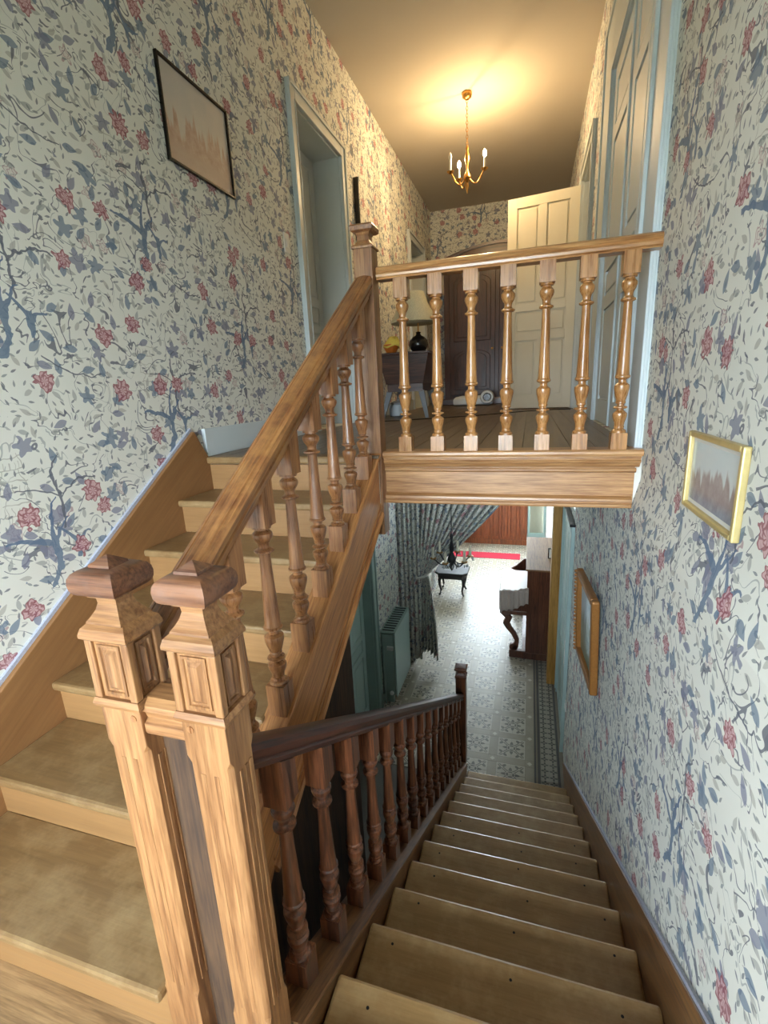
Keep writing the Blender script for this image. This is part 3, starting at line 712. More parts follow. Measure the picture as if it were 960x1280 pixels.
MB().add([(-.50, .62, ls(.62)-.38), (XRL, .62, ls(.62)-.38), (XRL, 3.55, ls(3.55)-.30), (-.50, 3.55, ls(3.55)-.30)], [(0, 1, 2, 3)]).build('soffit', board_dark, st2, solid=.02)
bal2 = empty('lower_flight_balustrade', (-.537, 2.2, ZH), 'dark brown handrail with turned balusters sloping down to the hall', 'balustrade')
rb = lambda y: -.822-.66*(y-.802)       # underside of lower handrail
MB().sheared([(-.537+a*.9, b*.80+.012) for a, b in RP], .672, 3.815, rb).build('handrail', rail_dn, bal2, smooth=35)
h1 = rb(2.2)+.012-ls(2.2)-.012
me = baluster_mesh('baluster_down', -.012, .095, h1-.105, h1+.012, oak_dark, .030, -.655, -.655)
balusters(bal2, me, [(-.537, .80+.1985*k, ls(.80+.1985*k)+.012) for k in range(15)])

# ================================================================== NEWEL POSTS
def rect(cx, cy, hx, hy, z): return [(cx-hx, cy-hy, z), (cx+hx, cy-hy, z), (cx+hx, cy+hy, z), (cx-hx, cy+hy, z)]
def octo(cx, cy, hx, hy, c, z):
    return [(cx-hx+c, cy-hy, z), (cx+hx-c, cy-hy, z), (cx+hx, cy-hy+c, z), (cx+hx, cy+hy-c, z), (cx+hx-c, cy+hy, z), (cx-hx+c, cy+hy, z), (cx-hx, cy+hy-c, z), (cx-hx, cy-hy+c, z)]
def landing_newel(cx, label, peg_side):
    cy, hx, hy = .6265, .0455, .0375
    e = empty('newel_post', (cx, cy, ZLAND), label, 'newel post', 'paired newel posts on the half landing')
    MB().loft([octo(cx, cy, hx, hy, c, z) for z, c in ((ZLAND, .001), (-1.30, .001), (-1.285, .009), (-.645, .009), (-.630, .001), (-.545, .001))]).build('shaft', oak_z, e, bevel=.0015)
    blk = MB().box(cx-hx+.003, cx+hx-.003, cy-hy+.003, cy+hy-.003, -.545, -.405).build('block', oak_z, e)
    s = .013; o = .0035
    for sx in (-1, 1):
        for sy in (-1, 1):
            MB().box(*sorted((cx+sx*(hx+o), cx+sx*(hx-s))), *sorted((cy+sy*(hy+o), cy+sy*(hy-s))), -.535, -.415).build('corner_stile', oak_z, blk, bevel=.0025)
    MB().loft([rect(cx, cy, hx+o+.003, hy+o+.003, -.552), rect(cx, cy, hx+o+.005, hy+o+.005, -.545), rect(cx, cy, hx+o+.001, hy+o+.001, -.534)]).build('lower_moulding', oak_p, e)
    for (fx, fy) in ((0, -1), (0, 1), (-1, 0), (1, 0)):      # raised panel on each face
        w = (hx if fy else hy)-.020
        def P(u, v, d):
            return (cx+u, cy+fy*(hy-.003+d), v) if fy else (cx+fx*(hx-.003+d), cy+u, v)
        def ring(k, d): return [P(-w+k, -.526+k, d), P(w-k, -.526+k, d), P(w-k, -.424-k, d), P(-w+k, -.424-k, d)]
        MB().loft([ring(0, -.001), ring(0, .003), ring(.005, .003), ring(.007, -.0005), ring(.010, -.0005), ring(.018, .0055)]).build('panel', oak_z, blk)
    MB().loft([rect(cx, cy, hx+o, hy+o, -.416), rect(cx, cy, hx+o+.005, hy+o+.005, -.411), rect(cx, cy, hx+o+.005, hy+o+.005, -.405), rect(cx, cy, hx+o+.001, hy+o+.001, -.393), rect(cx, cy, hx-.006, hy-.006, -.384)]).build('upper_moulding', oak_p, e)
    MB().loft([rect(cx, cy, a, a*.9, z) for z, a in ((-.385, .040), (-.381, .039), (-.374, .033), (-.362, .0255), (-.350, .0215), (-.341, .0225), (-.337, .026), (-.336, .032), (-.328, .032))]).build('neck', oak_p, e)
    k = MB().loft([rect(cx, cy, a, a*.92, z) for z, a in ((-.330, .034), (-.329, .042), (-.325, .047), (-.317, .0505), (-.306, .0515), (-.296, .0500), (-.288, .0450), (-.283, .037), (-.281, .026))]).build('cushion_cap', cap_dark, e, smooth=30)
    MB().loft([rect(cx, cy, a, a*.92, z) for z, a in ((-.282, .024), (-.276, .023), (-.262, .001))]).build('point', cap_dark, k)
    for zz in (-.572,):
        MB().lathe_axis([(.007, .002), (.007, -.0015), (.001, -.002)], 10, (cx+peg_side*.028, cy-hy, zz), 'y').build('peg', oak_brown, e)
    for fx in (-1, 1):           # reeds on the side faces of the shaft
        for dy in (-.012, .004, .018):
            bx('reed', oak_z, e, *sorted((cx+fx*hx, cx+fx*(hx+.0025))), cy+dy-.0045, cy+dy+.0045, -1.27, -.665, bevel=.002)
    for dx in (-.016, .012):
        bx('reed', oak_z, e, cx+dx-.005, cx+dx+.005, cy-hy-.0008, cy-hy, -1.27, -.665, bevel=.0006)
    return e
landing_newel(-.7195, 'golden oak newel post with cushion cap at the foot of the upper flight', 1)
landing_newel(-.5370, 'golden oak newel post with cushion cap where the dark handrail begins', -1)
cn = empty('newel_link', (-.628, .63, ZLAND), 'short moulded oak link and dark board filling between the two landing newels', 'link panel')
MB().prism([(.598, -.608), (.594, -.602), (.594, -.584), (.604, -.576), (.600, -.562), (.593, -.556), (.594, -.544), (.608, -.534), (.648, -.530), (.660, -.545), (.660, -.608)], 'x', -.674, -.582).build('link_rail', oak_p, cn, bevel=.001)
bx('board', board_dark, cn, -.674, -.582, .630, .648, ZLAND, -.608)
def small_newel(name, cx, cy, h, zb, zt, mats, label, pend=False):
    e = empty(name, (cx, cy, zb), label, 'newel post')
    MB().loft([octo(cx, cy, h, h, c, z) for z, c in ((zb, .002), (zt-.10, .002))]).build('shaft', mats[0], e, bevel=.002)
    MB().loft([rect(cx, cy, a*h, a*h, z) for z, a in ((zt-.10, 1.12), (zt-.092, 1.14), (zt-.085, 1.0), (zt-.08, .80), (zt-.065, .62), (zt-.045, .60), (zt-.036, .75), (zt-.033, .95))]).build('neck', mats[0], e)
    MB().loft([rect(cx, cy, a*h, a*h, z) for z, a in ((zt-.034, .98), (zt-.028, 1.16), (zt-.012, 1.22), (zt-.008, 1.18), (zt-.002, .9), (zt, .05))]).build('cap', mats[1], e)
    return e
nt_ = small_newel('newel_post', -.7185, 2.212, .0430, -.70, .70, (oak_z, rail_up), 'slim oak newel at the top of the stairs joining the balcony rail')
nb_ = small_newel('newel_post', -.537, 3.86, .046, ZH, -2.47, (oak_dark, oak_dark), 'dark newel post at the foot of the lower flight on the tiles')

# ================================================================== BALCONY
bc = empty('balcony_balustrade', (-.1, 2.235, ZU), 'pale oak balcony railing of seven turned balusters above the lower flight', 'balustrade')
hp = [(2.205, .473), (2.265, .473), (2.268, .485), (2.262, .490), (2.270, .505), (2.266, .522), (2.252, .530), (2.218, .530), (2.204, .522), (2.200, .508), (2.207, .502), (2.200, .494), (2.201, .484), (2.207, .480)]
MB().prism(hp, 'x', -.672, XR+.006).build('handrail', wood('rail_balcony_oak', srgb(150, 100, 58), srgb(206, 156, 100), 'x', .3, .35), bc, smooth=30)
me = baluster_mesh('baluster_balcony', 0, .068, .683, .765, oak_turned, .031)
for i in range(7):
    o = bpy.data.objects.new('baluster', me); COL.objects.link(o); o.parent = bc; o.location = Vector((-.565+.1545*i, 2.236, -.290))-wl(bc)
fa = empty('balcony_fascia', (-.1, 2.22, -.545), 'pale moulded oak fascia along the edge of the upper floor', 'fascia')
x0, x1 = -.705, XR-.004
MB().prism([(2.196, -.318), (2.190, -.308), (2.192, -.296), (2.200, -.290), (2.30, -.290), (2.30, -.318)], 'x', x0, x1).build('nosing_board', oak_x, fa, bevel=.001)
MB().prism([(2.214, -.350), (2.204, -.346), (2.202, -.338), (2.208, -.332), (2.208, -.328), (2.200, -.324), (2.200, -.318), (2.235, -.318), (2.235, -.368), (2.226, -.368), (2.220, -.362)], 'x', x0+.006, x1-.006).build('cove_moulding', oak_x, fa)
bx('face_board', oak_x, fa, x0+.010, x1-.022, 2.230, 2.240, -.545, -.362)
MB().prism([(2.222, -.390), (2.218, -.384), (2.218, -.378), (2.222, -.372), (2.232, -.372), (2.232, -.394)], 'x', x0+.008, x1-.018).build('bead', oak_x, fa)
MB().prism([(2.204, -.545), (2.200, -.538), (2.203, -.530), (2.212, -.527), (2.212, -.522), (2.206, -.518), (2.208, -.508), (2.222, -.500), (2.232, -.496), (2.232, -.545)], 'x', x0+.012, x1-.028).build('lower_moulding', oak_x, fa)
for xx in (-.47, -.16, .15): MB().lathe_axis([(.005, .002), (.005, -.001), (.001, -.0015)], 8, (xx, 2.199, -.300), 'y').build('peg', oak_brown, fa)

# ================================================================== PICTURES
def picture(name, axis_x, out, y0, y1, z0, z1, w, t, fm, am, label, tilt=0., mount=None):
    """framed picture on a side wall; out = +1 faces +x"""
    e = empty(name, (axis_x, (y0+y1)/2, z0), label, 'picture')
    def B(n, m, a0, a1, b0, b1, p0, p1, **k):
        q0, q1 = sorted((axis_x+out*p0, axis_x+out*p1)); return bx(n, m, e, q0, q1, a0, a1, b0, b1, **k)
    bv = min(w, t)*.25
    B('frame', fm, y0, y0+w, z0, z1, 0, t, bevel=bv); B('frame', fm, y1-w, y1, z0, z1, 0, t, bevel=bv)
    B('frame', fm, y0+w, y1-w, z0, z0+w, 0, t, bevel=bv); B('frame', fm, y0+w, y1-w, z1-w, z1, 0, t, bevel=bv)
    g = w
    if mount:
        B('mount', mount[0], y0+w, y1-w, z0+w, z1-w, 0, t*.3); g = w+mount[1]
    B('artwork', am, y0+g, y1-g, z0+g, z1-g, 0, t*.34)
    if tilt: e.rotation_euler = (0, tilt, 0)
    return e
def art_mat(name, sky, land, accent, zlo, zhi, axis=1):
    """soft watercolour: sky washes above a ragged skyline, mottled town below"""
    m, g, p = newmat(name, .5)
    P = g.sep(pos(g)); v = g.m('DIVIDE', g.m('SUBTRACT', P[2], zlo), zhi-zlo)
    n = g.noise(pos(g), 9., 4., .6); n2 = g.noise(pos(g), 30., 3., .6)
    n3 = g.n('ShaderNodeTexNoise'); mp = g.n('ShaderNodeMapping'); g.put(mp.inputs[0], pos(g)); mp.inputs['Scale'].default_value = (1, 30, 3)
    g.put(n3.inputs['Vector'], mp.outputs[0]); n3.inputs['Scale'].default_value = 1.
    sk = g.mix(n, sky[0], sky[1])
    ld = g.mix(n2, land[0], land[1])
    h = g.m('MULTIPLY_ADD', g.m('SUBTRACT', n3.outputs[0], .5), .9, .52)
    mask = g.m('MULTIPLY', g.m('SUBTRACT', h, v), 12.); mask.node.use_clamp = True
    c = g.mix(mask, sk, ld)
    low = g.m('MULTIPLY', g.m('SUBTRACT', .26, v), 8.); low.node.use_clamp = True
    c = g.mix(g.m('MULTIPLY', low, .7), c, g.mix(n2, accent[0], accent[1]))
    g.put(p.inputs['Base Color'], c); p.inputs['Coat Weight'].default_value = .4; p.inputs['Coat Roughness'].default_value = .05
    return m
a1 = art_mat('watercolour_town', (srgb(178, 178, 176), srgb(206, 196, 184)), (srgb(150, 112, 88), srgb(204, 184, 170)), (srgb(196, 182, 172), srgb(160, 130, 112)), 1.10, 1.49)
picture('picture', XL, 1, 2.172, 2.706, 1.085, 1.512, .012, .018, black_m, a1, 'thin black framed pale watercolour high on the left wall')
a2 = art_mat('watercolour_bridge', (srgb(190, 206, 212), srgb(220, 226, 224)), (srgb(120, 104, 104), srgb(184, 176, 176)), (srgb(58, 66, 96), srgb(176, 188, 204)), -.36, -.16)
picture('picture', XR, -1, 1.205, 1.590, -.375, -.155, .016, .018, gilt, a2, 'small gold framed watercolour of a spire on the right wall', mount=(plaster, .012))
a3 = art_mat('landscape_blue', (srgb(150, 186, 206), srgb(206, 222, 228)), (srgb(96, 124, 116), srgb(150, 176, 170)), (srgb(90, 110, 80), srgb(130, 140, 110)), -1.75, -1.25)
lp = picture('picture', XRL-.022, -1, 2.66, 3.20, -1.80, -1.20, .046, .045, gilt_dark, a3, 'heavy carved gilt frame with a blue landscape beside the lower stairs', tilt=R(-2))
lp.rotation_euler = (0, R(-2), R(4))
orn = MB()
for k in range(22): orn.ball((XRL-.070, 3.185, -1.785+.027*k), .011, 8)
orn.build('carved_beading', gilt_dark, lp, smooth=60)
mr = empty('wall_hanging', (XL, 5.0, .9), 'papered wall panel with a dark edge seen side-on past the first doorway', 'wall panel')
bx('edge_strip', black_m, mr, XL, XL+.05, 4.82, 4.84, .85, 1.94, bevel=.004)
bx('face_panel', wp_left, mr, XL, XL+.03, 4.84, 5.22, .87, 1.92, bevel=.004)
sw = empty('light_switch', (XL, 3.31, .94), 'white light switch on wallpaper beside the left doorway', 'light switch')
bx('plate', white_m, sw, XL, XL+.010, 3.28, 3.35, .95, 1.075, bevel=.003); bx('rocker', white_m, sw, XL+.010, XL+.016, 3.298, 3.332, .985, 1.04, bevel=.002)
sw = empty('light_switch', (XRL, 4.44, -2.62), 'small white switch on the right wall beside the green hall door', 'light switch')
bx('plate', white_m, sw, XRL-.010, XRL, 4.40, 4.47, -3.20, -3.10, bevel=.003); bx('rocker', white_m, sw, XRL-.016, XRL-.010, 4.42, 4.45, -3.175, -3.125, bevel=.002)

# ================================================================== CORRIDOR CHANDELIER
def arm_path(c, ang, r, z0, z1, drop):
    pts = []
    for i in range(11):
        t = i/10; rr = r*(.12+.88*t); z = z0-drop*math.sin(math.pi*min(t*1.15, 1))+(z1-z0)*t**3
        pts.append((c[0]+rr*math.cos(ang), c[1]+rr*math.sin(ang), z))
    return pts
CH = (-.675, 5.54)
ch = empty('chandelier', (CH[0], CH[1], 1.89), 'brass three-candle chandelier hanging from the corridor ceiling', 'chandelier')
MB().lathe([(.001, .035-.035), (.02, 0), (.045, .02), (.05, .045), (.045, .06)], 18, (CH[0], CH[1], ZC-.058)).build('ceiling_rose', brass, ch, smooth=40)
z = ZC-.055; k = 0
while z > 2.32:
    l = MB(); a = math.pi/2*(k % 2)
    l.tube([(CH[0]+.009*math.cos(t)*math.cos(a), CH[1]+.009*math.cos(t)*math.sin(a), z-.017+.019*math.sin(t)) for t in [2*math.pi*i/10 for i in range(11)]], .0026, 5)
    l.build('chain_link', brass, ch, smooth=60); z -= .030; k += 1
MB().lathe([(.004, .43), (.012, .42), (.016, .40), (.010, .38), (.020, .35), (.026, .31), (.014, .27), (.010, .22), (.018, .19), (.034, .17), (.040, .145), (.026, .12), (.012, .10), (.018, .075), (.013, .05), (.006, .02), (.001, 0)], 16, (CH[0], CH[1], 1.89)).build('stem', brass, ch, smooth=40)
for i, an in enumerate((R(-5), R(125), R(205))):
    L = .175; c = (CH[0]+L*math.cos(an), CH[1]+L*math.sin(an))
    ar = MB().tube(arm_path(CH, an, L, 2.03, 2.075, .06), .007, 8).build('arm', brass, ch, smooth=60)
    MB().lathe([(.006, 0), (.018, .006), (.034, .018), (.036, .024), (.016, .026), (.012, .034)], 14, (c[0], c[1], 2.065)).build('drip_pan', brass, ar, smooth=40)
    MB().lathe([(.011, 0), (.0105, .09), (.004, .092)], 12, (c[0], c[1], 2.095)).build('candle_sleeve', white_m, ar, smooth=40)
    lit = i != 2
    MB().lathe([(.007, 0), (.016, .018), (.018, .032), (.012, .052), (.004, .066), (.001, .07)], 12, (c[0], c[1], 2.187)).build('bulb', bulb_on if lit else white_m, ar, smooth=60)
    if lit:
        l = bpy.data.lights.new('candle_bulb_light', 'POINT'); l.energy = 12; l.color = (1., .68, .34); l.shadow_soft_size = .02
        lo = bpy.data.objects.new('candle_bulb_light', l); COL.objects.link(lo); lo.parent = ch; lo.location = Vector((c[0], c[1], 2.265))-wl(ch)

# ================================================================== CORRIDOR FURNITURE
tb_ = empty('sewing_table', (-1.22, 5.25, ZU), 'dark wood box table with tapered sides and splayed grey legs', 'table')
MB().loft([[(-1.46, 4.97, .05), (-1.06, 4.97, .05), (-1.06, 5.50, .05), (-1.46, 5.50, .05)], [(-1.52, 4.92, .34), (-.99, 4.92, .34), (-.99, 5.56, .34), (-1.52, 5.56, .34)]]).build('box', mahog_x, tb_, bevel=.004)
bx('lid', mahog_x, tb_, -1.54, -.975, 4.905, 5.575, .34, .362, bevel=.005)
bx('apron', mahog_x, tb_, -1.45, -1.07, 4.99, 5.48, -.03, .05)
for sx, sy in ((-1, -1), (1, -1), (1, 1), (-1, 1)):
    x0, y0 = -1.26+sx*.17, 5.235+sy*.22; xa, ya = -1.26+sx*.24, 5.235+sy*.29
    MB().loft([rect(xa, ya, .018, .014, ZU), rect(x0, y0, .032, .022, -.02)]).build('leg', plain('grey_leg_paint', srgb(120, 126, 132), .5), tb_, bevel=.003)
lamp = empty('table_lamp', (-1.16, 5.25, .362), 'black round lamp with speckled grey shade on the dark box table', 'lamp')
MB().lathe([(.05, 0), (.055, .008), (.085, .04), (.105, .085), (.095, .13), (.06, .165), (.03, .18), (.022, .20), (.03, .21), (.01, .22)], 20, (-1.16, 5.25, .362)).build('body', black_m, lamp, smooth=50)
MB().lathe([(.008, 0), (.008, .14)], 8, (-1.16, 5.25, .575)).build('stem', brass, lamp)
MB().lathe([(.245, 0), (.25, .005), (.21, .09), (.15, .19), (.11, .30), (.105, .305), (.10, .30), (.14, .19), (.20, .09), (.24, .005)], 24, (-1.20, 5.25, .665)).build('shade', shade_m, lamp, smooth=50)
bk = empty('yellow_bowl', (-1.38, 5.02, .362), 'orange bowl covered with a crumpled yellow cloth on the dark box table', 'bowl')
MB().lathe([(.045, 0), (.05, .005), (.075, .05), (.08, .085), (.076, .088)], 18, (-1.40, 5.02, .362)).build('bowl', orange_m, bk, smooth=50)
cb = MB()
for i in range(9):
    for j in range(17):
        a = 2*math.pi*j/16; rr = .012+.098*i/8; n = .02*math.sin(3*a+i)+.012*math.sin(5*a)
        cb.v.append((-1.375+rr*math.cos(a)*(1+n), 5.02+.8*rr*math.sin(a), .362+.155-.095*(i/8)**2+.014*math.sin(4*a+i*.8)))
cb.f = [(i*17+j, i*17+j+1, (i+1)*17+j+1, (i+1)*17+j) for i in range(8) for j in range(16)]
cb.build('cloth', yellow_m, bk, smooth=60, solid=.004)
kt = empty('lidded_jar', (-1.46, 5.36, ZU), 'pale blue-white lidded jar standing under the dark box table', 'jar')
MB().lathe([(.085, 0), (.10, .01), (.105, .09), (.095, .13), (.08, .135)], 20, (-1.44, 5.36, ZU)).build('jar', greyw, kt, smooth=50)
MB().lathe([(.09, 0), (.092, .015), (.05, .035), (.015, .04), (.02, .055), (.001, .065)], 20, (-1.44, 5.36, ZU+.135)).build('lid', crystal, kt, smooth=50)
cab = MB().tube([(-1.60, 4.40, ZU+.006), (-1.2, 4.52, ZU+.006), (-.8, 4.75, ZU+.006), (-.4, 5.05, ZU+.006), (-.05, 5.45, ZU+.006), (.25, 5.62, ZU+.006), (.42, 5.60, ZU+.006)], .005, 6).build('power_cable', black_m, label='thin black cable trailing across the corridor floorboards', cat='cable', smooth=60)
# armoire with an arched cornice
am = empty('armoire', (-.52, 8.25, ZU), 'tall dark walnut armoire with arched top at the end of the corridor', 'armoire')
ax0, ax1, ayf = -1.38, .34, 8.0
bx('body', mahog, am, ax0+.03, ax1-.03, ayf+.03, 8.55, ZU+.10, 1.80)
bx('plinth', mahog_x, am, ax0, ax1, ayf, 8.55, ZU, ZU+.10, bevel=.008)
arch = [(ax0-.03+(ax1-ax0+.06)*i/24, 1.80+.055+.18*math.sin(math.pi*i/24)) for i in range(25)]
MB().prism([(ax0-.03, 1.80)]+arch+[(ax1+.03, 1.80)], 'y', ayf-.02, 8.56).build('arched_cornice', mahog_x, am, bevel=.006)
MB().loft([[(x, ayf-.045, z-.02), (x, 8.56, z-.02), (x, 8.56, z+.02), (x, ayf-.05, z+.02)] for x, z in arch]).build('cornice_moulding', mahog_x, am, smooth=50)
cx = (ax0+ax1)/2
for a, b in ((ax0+.12, cx-.03), (cx+.03, ax1-.12)):
    d = bx('door', mahog, am, a, b, ayf, ayf+.03, ZU+.16, 1.74, bevel=.006)
    for z0, z1 in ((ZU+.24, .55), (.68, 1.64)):
        w = (b-a)/2-.07; mx = (a+b)/2
        sh = [(mx-w, z0), (mx+w, z0)]+[(mx+w*math.cos(math.pi*i/12), z1-.12+.12*math.sin(math.pi*i/12)) for i in range(13)]
        MB().prism(sh, 'y', ayf-.014, ayf).build('panel', mahog, d, bevel=.008)
        shi = [(mx+(x-mx)*.8, (z0+z1)/2+(z-(z0+z1)/2)*.88) for x, z in sh]
        MB().prism(shi, 'y', ayf-.026, ayf-.014).build('raised_field', mahog, d, bevel=.008)
bx('centre_post', mahog, am, cx-.03, cx+.03, ayf-.01, ayf+.03, ZU+.12, 1.78, bevel=.004)
for s in (-1, 1): MB().lathe_axis([(.018, 0), (.018, -.004), (.008, -.008), (.008, -.02), (.014, -.026), (.001, -.034)], 12, (cx+s*.075, ayf, .55), 'y').build('escutcheon', brass, am, smooth=50)
vc = empty('floor_appliance', (-.78, 7.65, ZU), 'low white appliance with a round dark port on the floor before the armoire', 'appliance')
MB().loft([rect(-.84, 7.62, .30*a, .12*a, ZU+z) for z, a in ((.012, .9), (.03, 1.), (.10, 1.), (.135, .88), (.15, .6))]).build('body', greyw, vc, bevel=.012)
MB().lathe_axis([(.095, 0), (.10, -.03), (.10, -.10), (.088, -.115), (.062, -.115), (.058, -.09)], 20, (-.62, 7.53, ZU+.125), 'y').build('drum', greyw, vc, smooth=40)
MB().lathe_axis([(.058, -.092), (.05, -.098), (.001, -.098)], 20, (-.62, 7.53, ZU+.125), 'y').build('port', black_m, vc)

# ================================================================== THE HALL BELOW
# radiator under the curtain pier
rad = empty('radiator', (-1.55, 5.2, ZH), 'pale green ribbed column radiator against the left hall wall', 'radiator')
for k in range(9):
    y = 4.90+.078*k
    for xx in (-1.61, -1.555, -1.50):
        pass
    MB().loft([octo(-1.555, y, .085, .026, .018, z) for z in (ZH+.12, ZH+.94)]).build('column', green_dull if k else green_dull, rad, bevel=.006)
MB().box(-1.468, -1.455, 4.87, 5.56, ZH+.10, ZH+.97).build('front_plate', green_paint, rad, bevel=.004)
bx('top_grille', green_dull, rad, -1.64, -1.455, 4.87, 5.56, ZH+.955, ZH+.975, bevel=.004)
for k in range(11): bx('grille_slot', iron, rad, -1.62, -1.48, 4.90+.06*k, 4.925+.06*k, ZH+.975, ZH+.979)
for yy in (4.92, 5.52): bx('foot', green_dull, rad, -1.60, -1.51, yy-.02, yy+.02, ZH, ZH+.12)
MB().tube([(-1.60, 4.86, ZH), (-1.60, 4.84, ZH+.30), (-1.60, 4.845, ZH+.80)], .011, 8).build('pipe', green_dull, rad, smooth=60)
MB().lathe_axis([(.022, 0), (.026, -.01), (.022, -.03), (.001, -.035)], 12, (-1.52, 4.87, ZH+.16), 'y').build('valve', white_m, rad, smooth=50)
bx('bracket', white_m, rad, -1.56, -1.48, 4.85, 4.87, ZH+.74, ZH+.79, bevel=.003)

# tied-back curtain
cu = empty('curtain', (-1.3, 5.85, ZH), 'grey patterned curtain swept back and tied to the left of the hall', 'curtain')
NS, NT = 120, 30
cm = MB(); cm.uv = []
for j in range(NT+1):
    t = j/NT
    for i in range(NS+1):
        s = i/NS
        xr, zr = -1.46+1.78*s, -.60
        xt, zt = -1.36+.13*s, -2.50+.12*s
        sag = .16*math.sin(math.pi*t)*s
        x = xr+(xt-xr)*t-sag*.35; z = zr+(zt-zr)*t-sag
        amp = .035*(1-.55*t); ph = 2*math.pi*13*s
        cm.v.append((x+amp*.4*math.cos(ph)*(1-t*.6), 5.83+amp*math.sin(ph)+.02*math.sin(9*s+4*t), z))
        cm.uv.append((s*2.4, (1-t)*2.2))
cm.f = [(j*(NS+1)+i, j*(NS+1)+i+1, (j+1)*(NS+1)+i+1, (j+1)*(NS+1)+i) for j in range(NT) for i in range(NS)]
cm.build('drape', drape, cu, smooth=70, solid=.004)
cm = MB(); cm.uv = []
for j in range(NT+1):
    t = j/NT
    for i in range(NS+1):
        s = i/NS
        x = -1.37+.14*s+(s-.35)*.16*math.sin(t*1.7); z = -2.44-t*(1.24-.14*(1-abs(2*s-1)))
        ph = 2*math.pi*7*s
        cm.v.append((x, 5.83+(.018+.03*t)*math.sin(ph), z)); cm.uv.append((s*.8, 1-t*1.2))
cm.f = [(j*(NS+1)+i, j*(NS+1)+i+1, (j+1)*(NS+1)+i+1, (j+1)*(NS+1)+i) for j in range(NT) for i in range(NS)]
cm.build('tail', drape, cu, smooth=70, solid=.004)
cm = MB(); cm.uv = []
for j in range(13):
    t = j/12
    for i in range(61):
        s_ = i/60
        cm.v.append((-1.645+.30*s_, 5.80+.016*math.sin(2*math.pi*5*s_)+.006*math.sin(6*t+9*s_), -.60-3.08*t)); cm.uv.append((s_*.55+.3, 3.2-t*3.1))
cm.f = [(j*61+i, j*61+i+1, (j+1)*61+i+1, (j+1)*61+i) for j in range(12) for i in range(60)]
cm.build('straight_drape', drape, cu, smooth=70, solid=.004)
MB().tube([(-1.44, 5.86, -2.40), (-1.38, 5.77, -2.46), (-1.28, 5.76, -2.42), (-1.20, 5.82, -2.36), (-1.30, 5.90, -2.38), (-1.44, 5.88, -2.40)], .018, 8).build('tie_band', drape, cu, smooth=60)
MB().lathe_axis([(.016, XL+.01), (.016, XRL-.005)], 10, (0, 5.83, -.595), 'x').build('rod', iron, cu, smooth=60)

# hall chandelier seen from above
HC = (-.80, 5.05)
hc = empty('hall_chandelier', (HC[0], HC[1], -2.05), 'crystal hung chandelier with candle sleeves in the lower hall', 'chandelier')
MB().tube([(HC[0], HC[1], ZHC), (HC[0], HC[1], -1.55)], .006, 6).build('chain', iron, hc)
MB().lathe([(.004, .45), (.02, .42), (.012, .36), (.03, .28), (.016, .22), (.045, .16), (.05, .13), (.02, .08), (.03, .05), (.012, .02), (.001, 0)], 14, (HC[0], HC[1], -2.03)).build('stem', iron, hc, smooth=50)
for i in range(6):
    an = R(20+60*i); L = .21; c = (HC[0]+L*math.cos(an), HC[1]+L*math.sin(an))
    ar = MB().tube(arm_path(HC, an, L, -1.90, -1.875, .05), .007, 6).build('arm', iron, hc, smooth=60)
    MB().lathe([(.006, 0), (.036, .012), (.038, .018), (.012, .022)], 12, (c[0], c[1], -1.878)).build('drip_pan', brass, ar, smooth=40)
    MB().lathe([(.015, 0), (.0145, .125), (.003, .128)], 10, (c[0], c[1], -1.858)).build('candle_sleeve', cream, ar, smooth=40)
    for q in range(3):
        a2_ = an+R(-40+40*q); rr = .036
        MB().lathe([(.001, 0), (.009, .014), (.007, .028), (.001, .042)], 6, (c[0]+rr*math.cos(a2_), c[1]+rr*math.sin(a2_), -1.918)).build('crystal_drop', crystal, ar)
for i in range(10):
    an = R(36*i)
    MB().lathe([(.001, 0), (.012, .018), (.009, .036), (.001, .055)], 6, (HC[0]+.075*math.cos(an), HC[1]+.075*math.sin(an), -1.985)).build('crystal_drop', crystal, hc)

# dark table with curved leg beyond the curtain
dt = empty('side_table', (-1.32, 8.25, ZH), 'dark wooden side table with curved legs beyond the curtain', 'table')
MB().loft([octo(-1.30, 8.30, .30*a, .26*a, .08*a, ZH+z) for z, a in ((.42, .95), (.44, 1.), (.46, 1.), (.47, .97))]).build('top', ebony, dt)
MB().loft([octo(-1.30, 8.30, .25, .21, .05, ZH+z) for z in (.34, .42)]).build('apron', ebony, dt)
for sx, sy in ((-1, -1), (1, -1), (1, 1), (-1, 1)):
    MB().tube([(-1.30+sx*(.19+o), 8.30+sy*(.15+o*.8), ZH+z) for z, o in ((.40, 0), (.30, .03), (.20, .025), (.10, .005), (.03, .02), (.012, .04))], [.035, .03, .022, .018, .016, .018], 8).build('leg', ebony, dt, smooth=60)

# upright piano seen from its end
pn = empty('upright_piano', (.15, 6.95, ZH), 'brown upright piano with scrolled keyboard support seen from its end', 'piano')
py0, py1 = 6.24, 7.68
bx('body', piano_m, pn, .05, .425, py0+.03, py1-.03, ZH+.10, ZH+1.30)
bx('end_panel', piano_m, pn, .03, .427, py0, py0+.03, ZH, ZH+1.32, bevel=.004); bx('end_panel', piano_m, pn, .03, .427, py1-.03, py1, ZH, ZH+1.32, bevel=.004)
bx('top_lid', piano_top, pn, .01, .428, py0-.015, py1+.015, ZH+1.32, ZH+1.345, bevel=.006)
bx('plinth', piano_m, pn, -.02, .42, py0-.006, py1+.006, ZH, ZH+.10, bevel=.006)
bx('key_bed', piano_m, pn, -.31, .05, py0, py1, ZH+.66, ZH+.72, bevel=.006)
kc = MB().prism([(-.31, .72), (.05, .72), (.05, .98), (-.02, .98), (-.14, .86), (-.30, .76)], 'y', py0, py0+.03)
kc.v = [(x, y, z+ZH) for x, y, z in kc.v]; kc.build('key_cheek', piano_m, pn, bevel=.004)
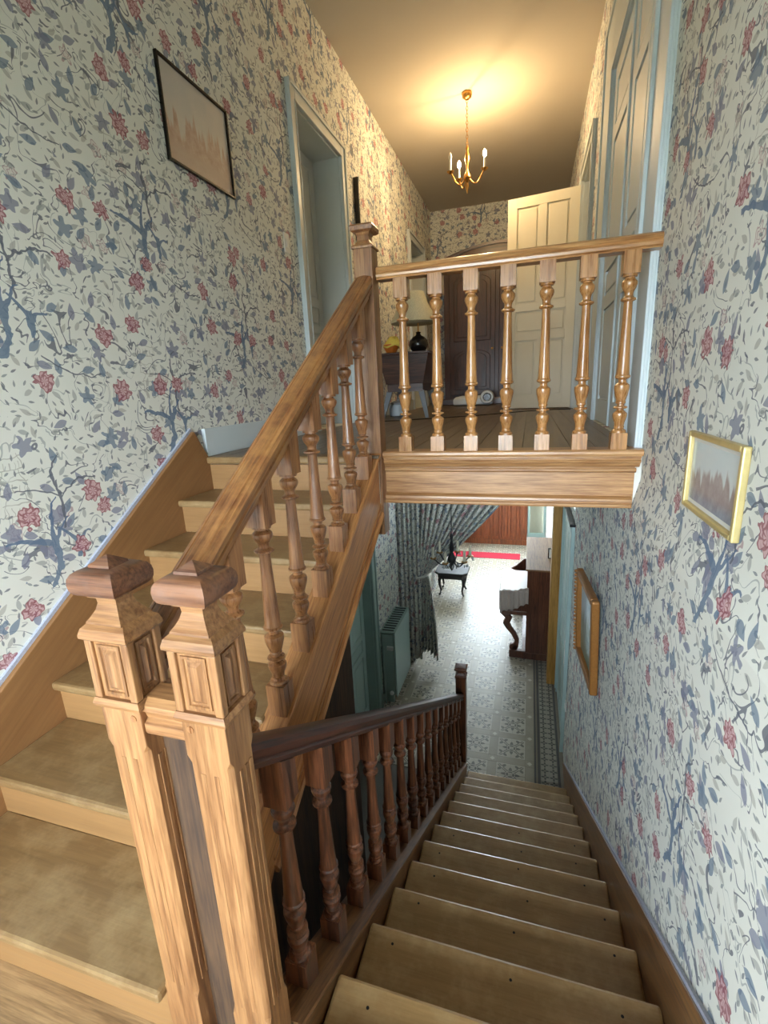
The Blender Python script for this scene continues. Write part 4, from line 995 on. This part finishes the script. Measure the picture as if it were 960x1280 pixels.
kc = MB().prism([(-.31, .72), (.05, .72), (.05, .98), (-.02, .98), (-.14, .86), (-.30, .76)], 'y', py1-.03, py1)
kc.v = [(x, y, z+ZH) for x, y, z in kc.v]; kc.build('key_cheek', piano_m, pn, bevel=.004)
bx('fall_board', piano_m, pn, -.28, .05, py0+.03, py1-.03, ZH+.72, ZH+.80, bevel=.01)
for yy in (py0+.005, py1-.075):
    sp = [(-.26, .66), (-.20, .60), (-.235, .52), (-.20, .45), (-.13, .36), (-.085, .26), (-.10, .17), (-.13, .12)]
    mbp = MB()
    rings = []
    for i, (x, z) in enumerate(sp):
        w = (.05, .045, .045, .042, .036, .030, .034, .042)[i]
        rings.append([(x-w, yy, ZH+z), (x+w, yy, ZH+z), (x+w, yy+.07, ZH+z), (x-w, yy+.07, ZH+z)])
    mbp.loft(rings).build('scroll_leg', piano_m, pn, bevel=.006)
    MB().lathe_axis([(.05, 0), (.055, .01), (.055, .06), (.05, .07)], 14, (-.135, yy, ZH+.155), 'y').build('scroll', piano_m, pn, smooth=40)
    bx('foot_block', piano_m, pn, -.19, .06, yy, yy+.07, ZH, ZH+.11, bevel=.006)
# satin runner hanging over the keyboard end
rc = MB(); NS2 = 60
for j in range(13):
    t = j/12
    for i in range(NS2+1):
        s = i/NS2
        x = -.325+.37*s+.006*math.sin(2*math.pi*5*s+1); z = ZH+(1.02+.06*s+.012*math.sin(9*s)-(.33-.10*s)*t)
        rc.v.append((x, py0-.03-.016*math.sin(2*math.pi*5*s)-.01*t, z))
rc.f = [(j*(NS2+1)+i, j*(NS2+1)+i+1, (j+1)*(NS2+1)+i+1, (j+1)*(NS2+1)+i) for j in range(12) for i in range(NS2)]
ro = empty('piano_cloth', (-.14, 6.3, ZH+.7), 'pleated pale satin cloth draped over the end of the piano keyboard', 'cloth')
rc.build('pleated_front', cloth_m, ro, smooth=70, solid=.004)
bx('top_fold', cloth_m, ro, -.325, .04, py0-.04, py0+.75, ZH+1.015, ZH+1.03, bevel=.005)
bx('side_fold', cloth_m, ro, -.332, -.322, py0-.035, py0+.75, ZH+.74, ZH+1.025, bevel=.004)
# things on the piano lid
bo = empty('photo_frame', (.36, 6.75, ZH+1.345), 'dark frame standing on the piano lid near the mustard jamb', 'photo frame')
bx('frame', black_m, bo, .30, .40, 6.70, 6.72, ZH+1.345, ZH+1.50, bevel=.003); bx('photo_print', white_m, bo, .315, .385, 6.695, 6.70, ZH+1.36, ZH+1.485)
# red runner
MB().box(-1.62, -.12, 10.25, 10.62, ZH, ZH+.012).build('red_mat', red_mat, label='narrow red carpet strip lying before the panelled wooden door', cat='carpet', bevel=.004)
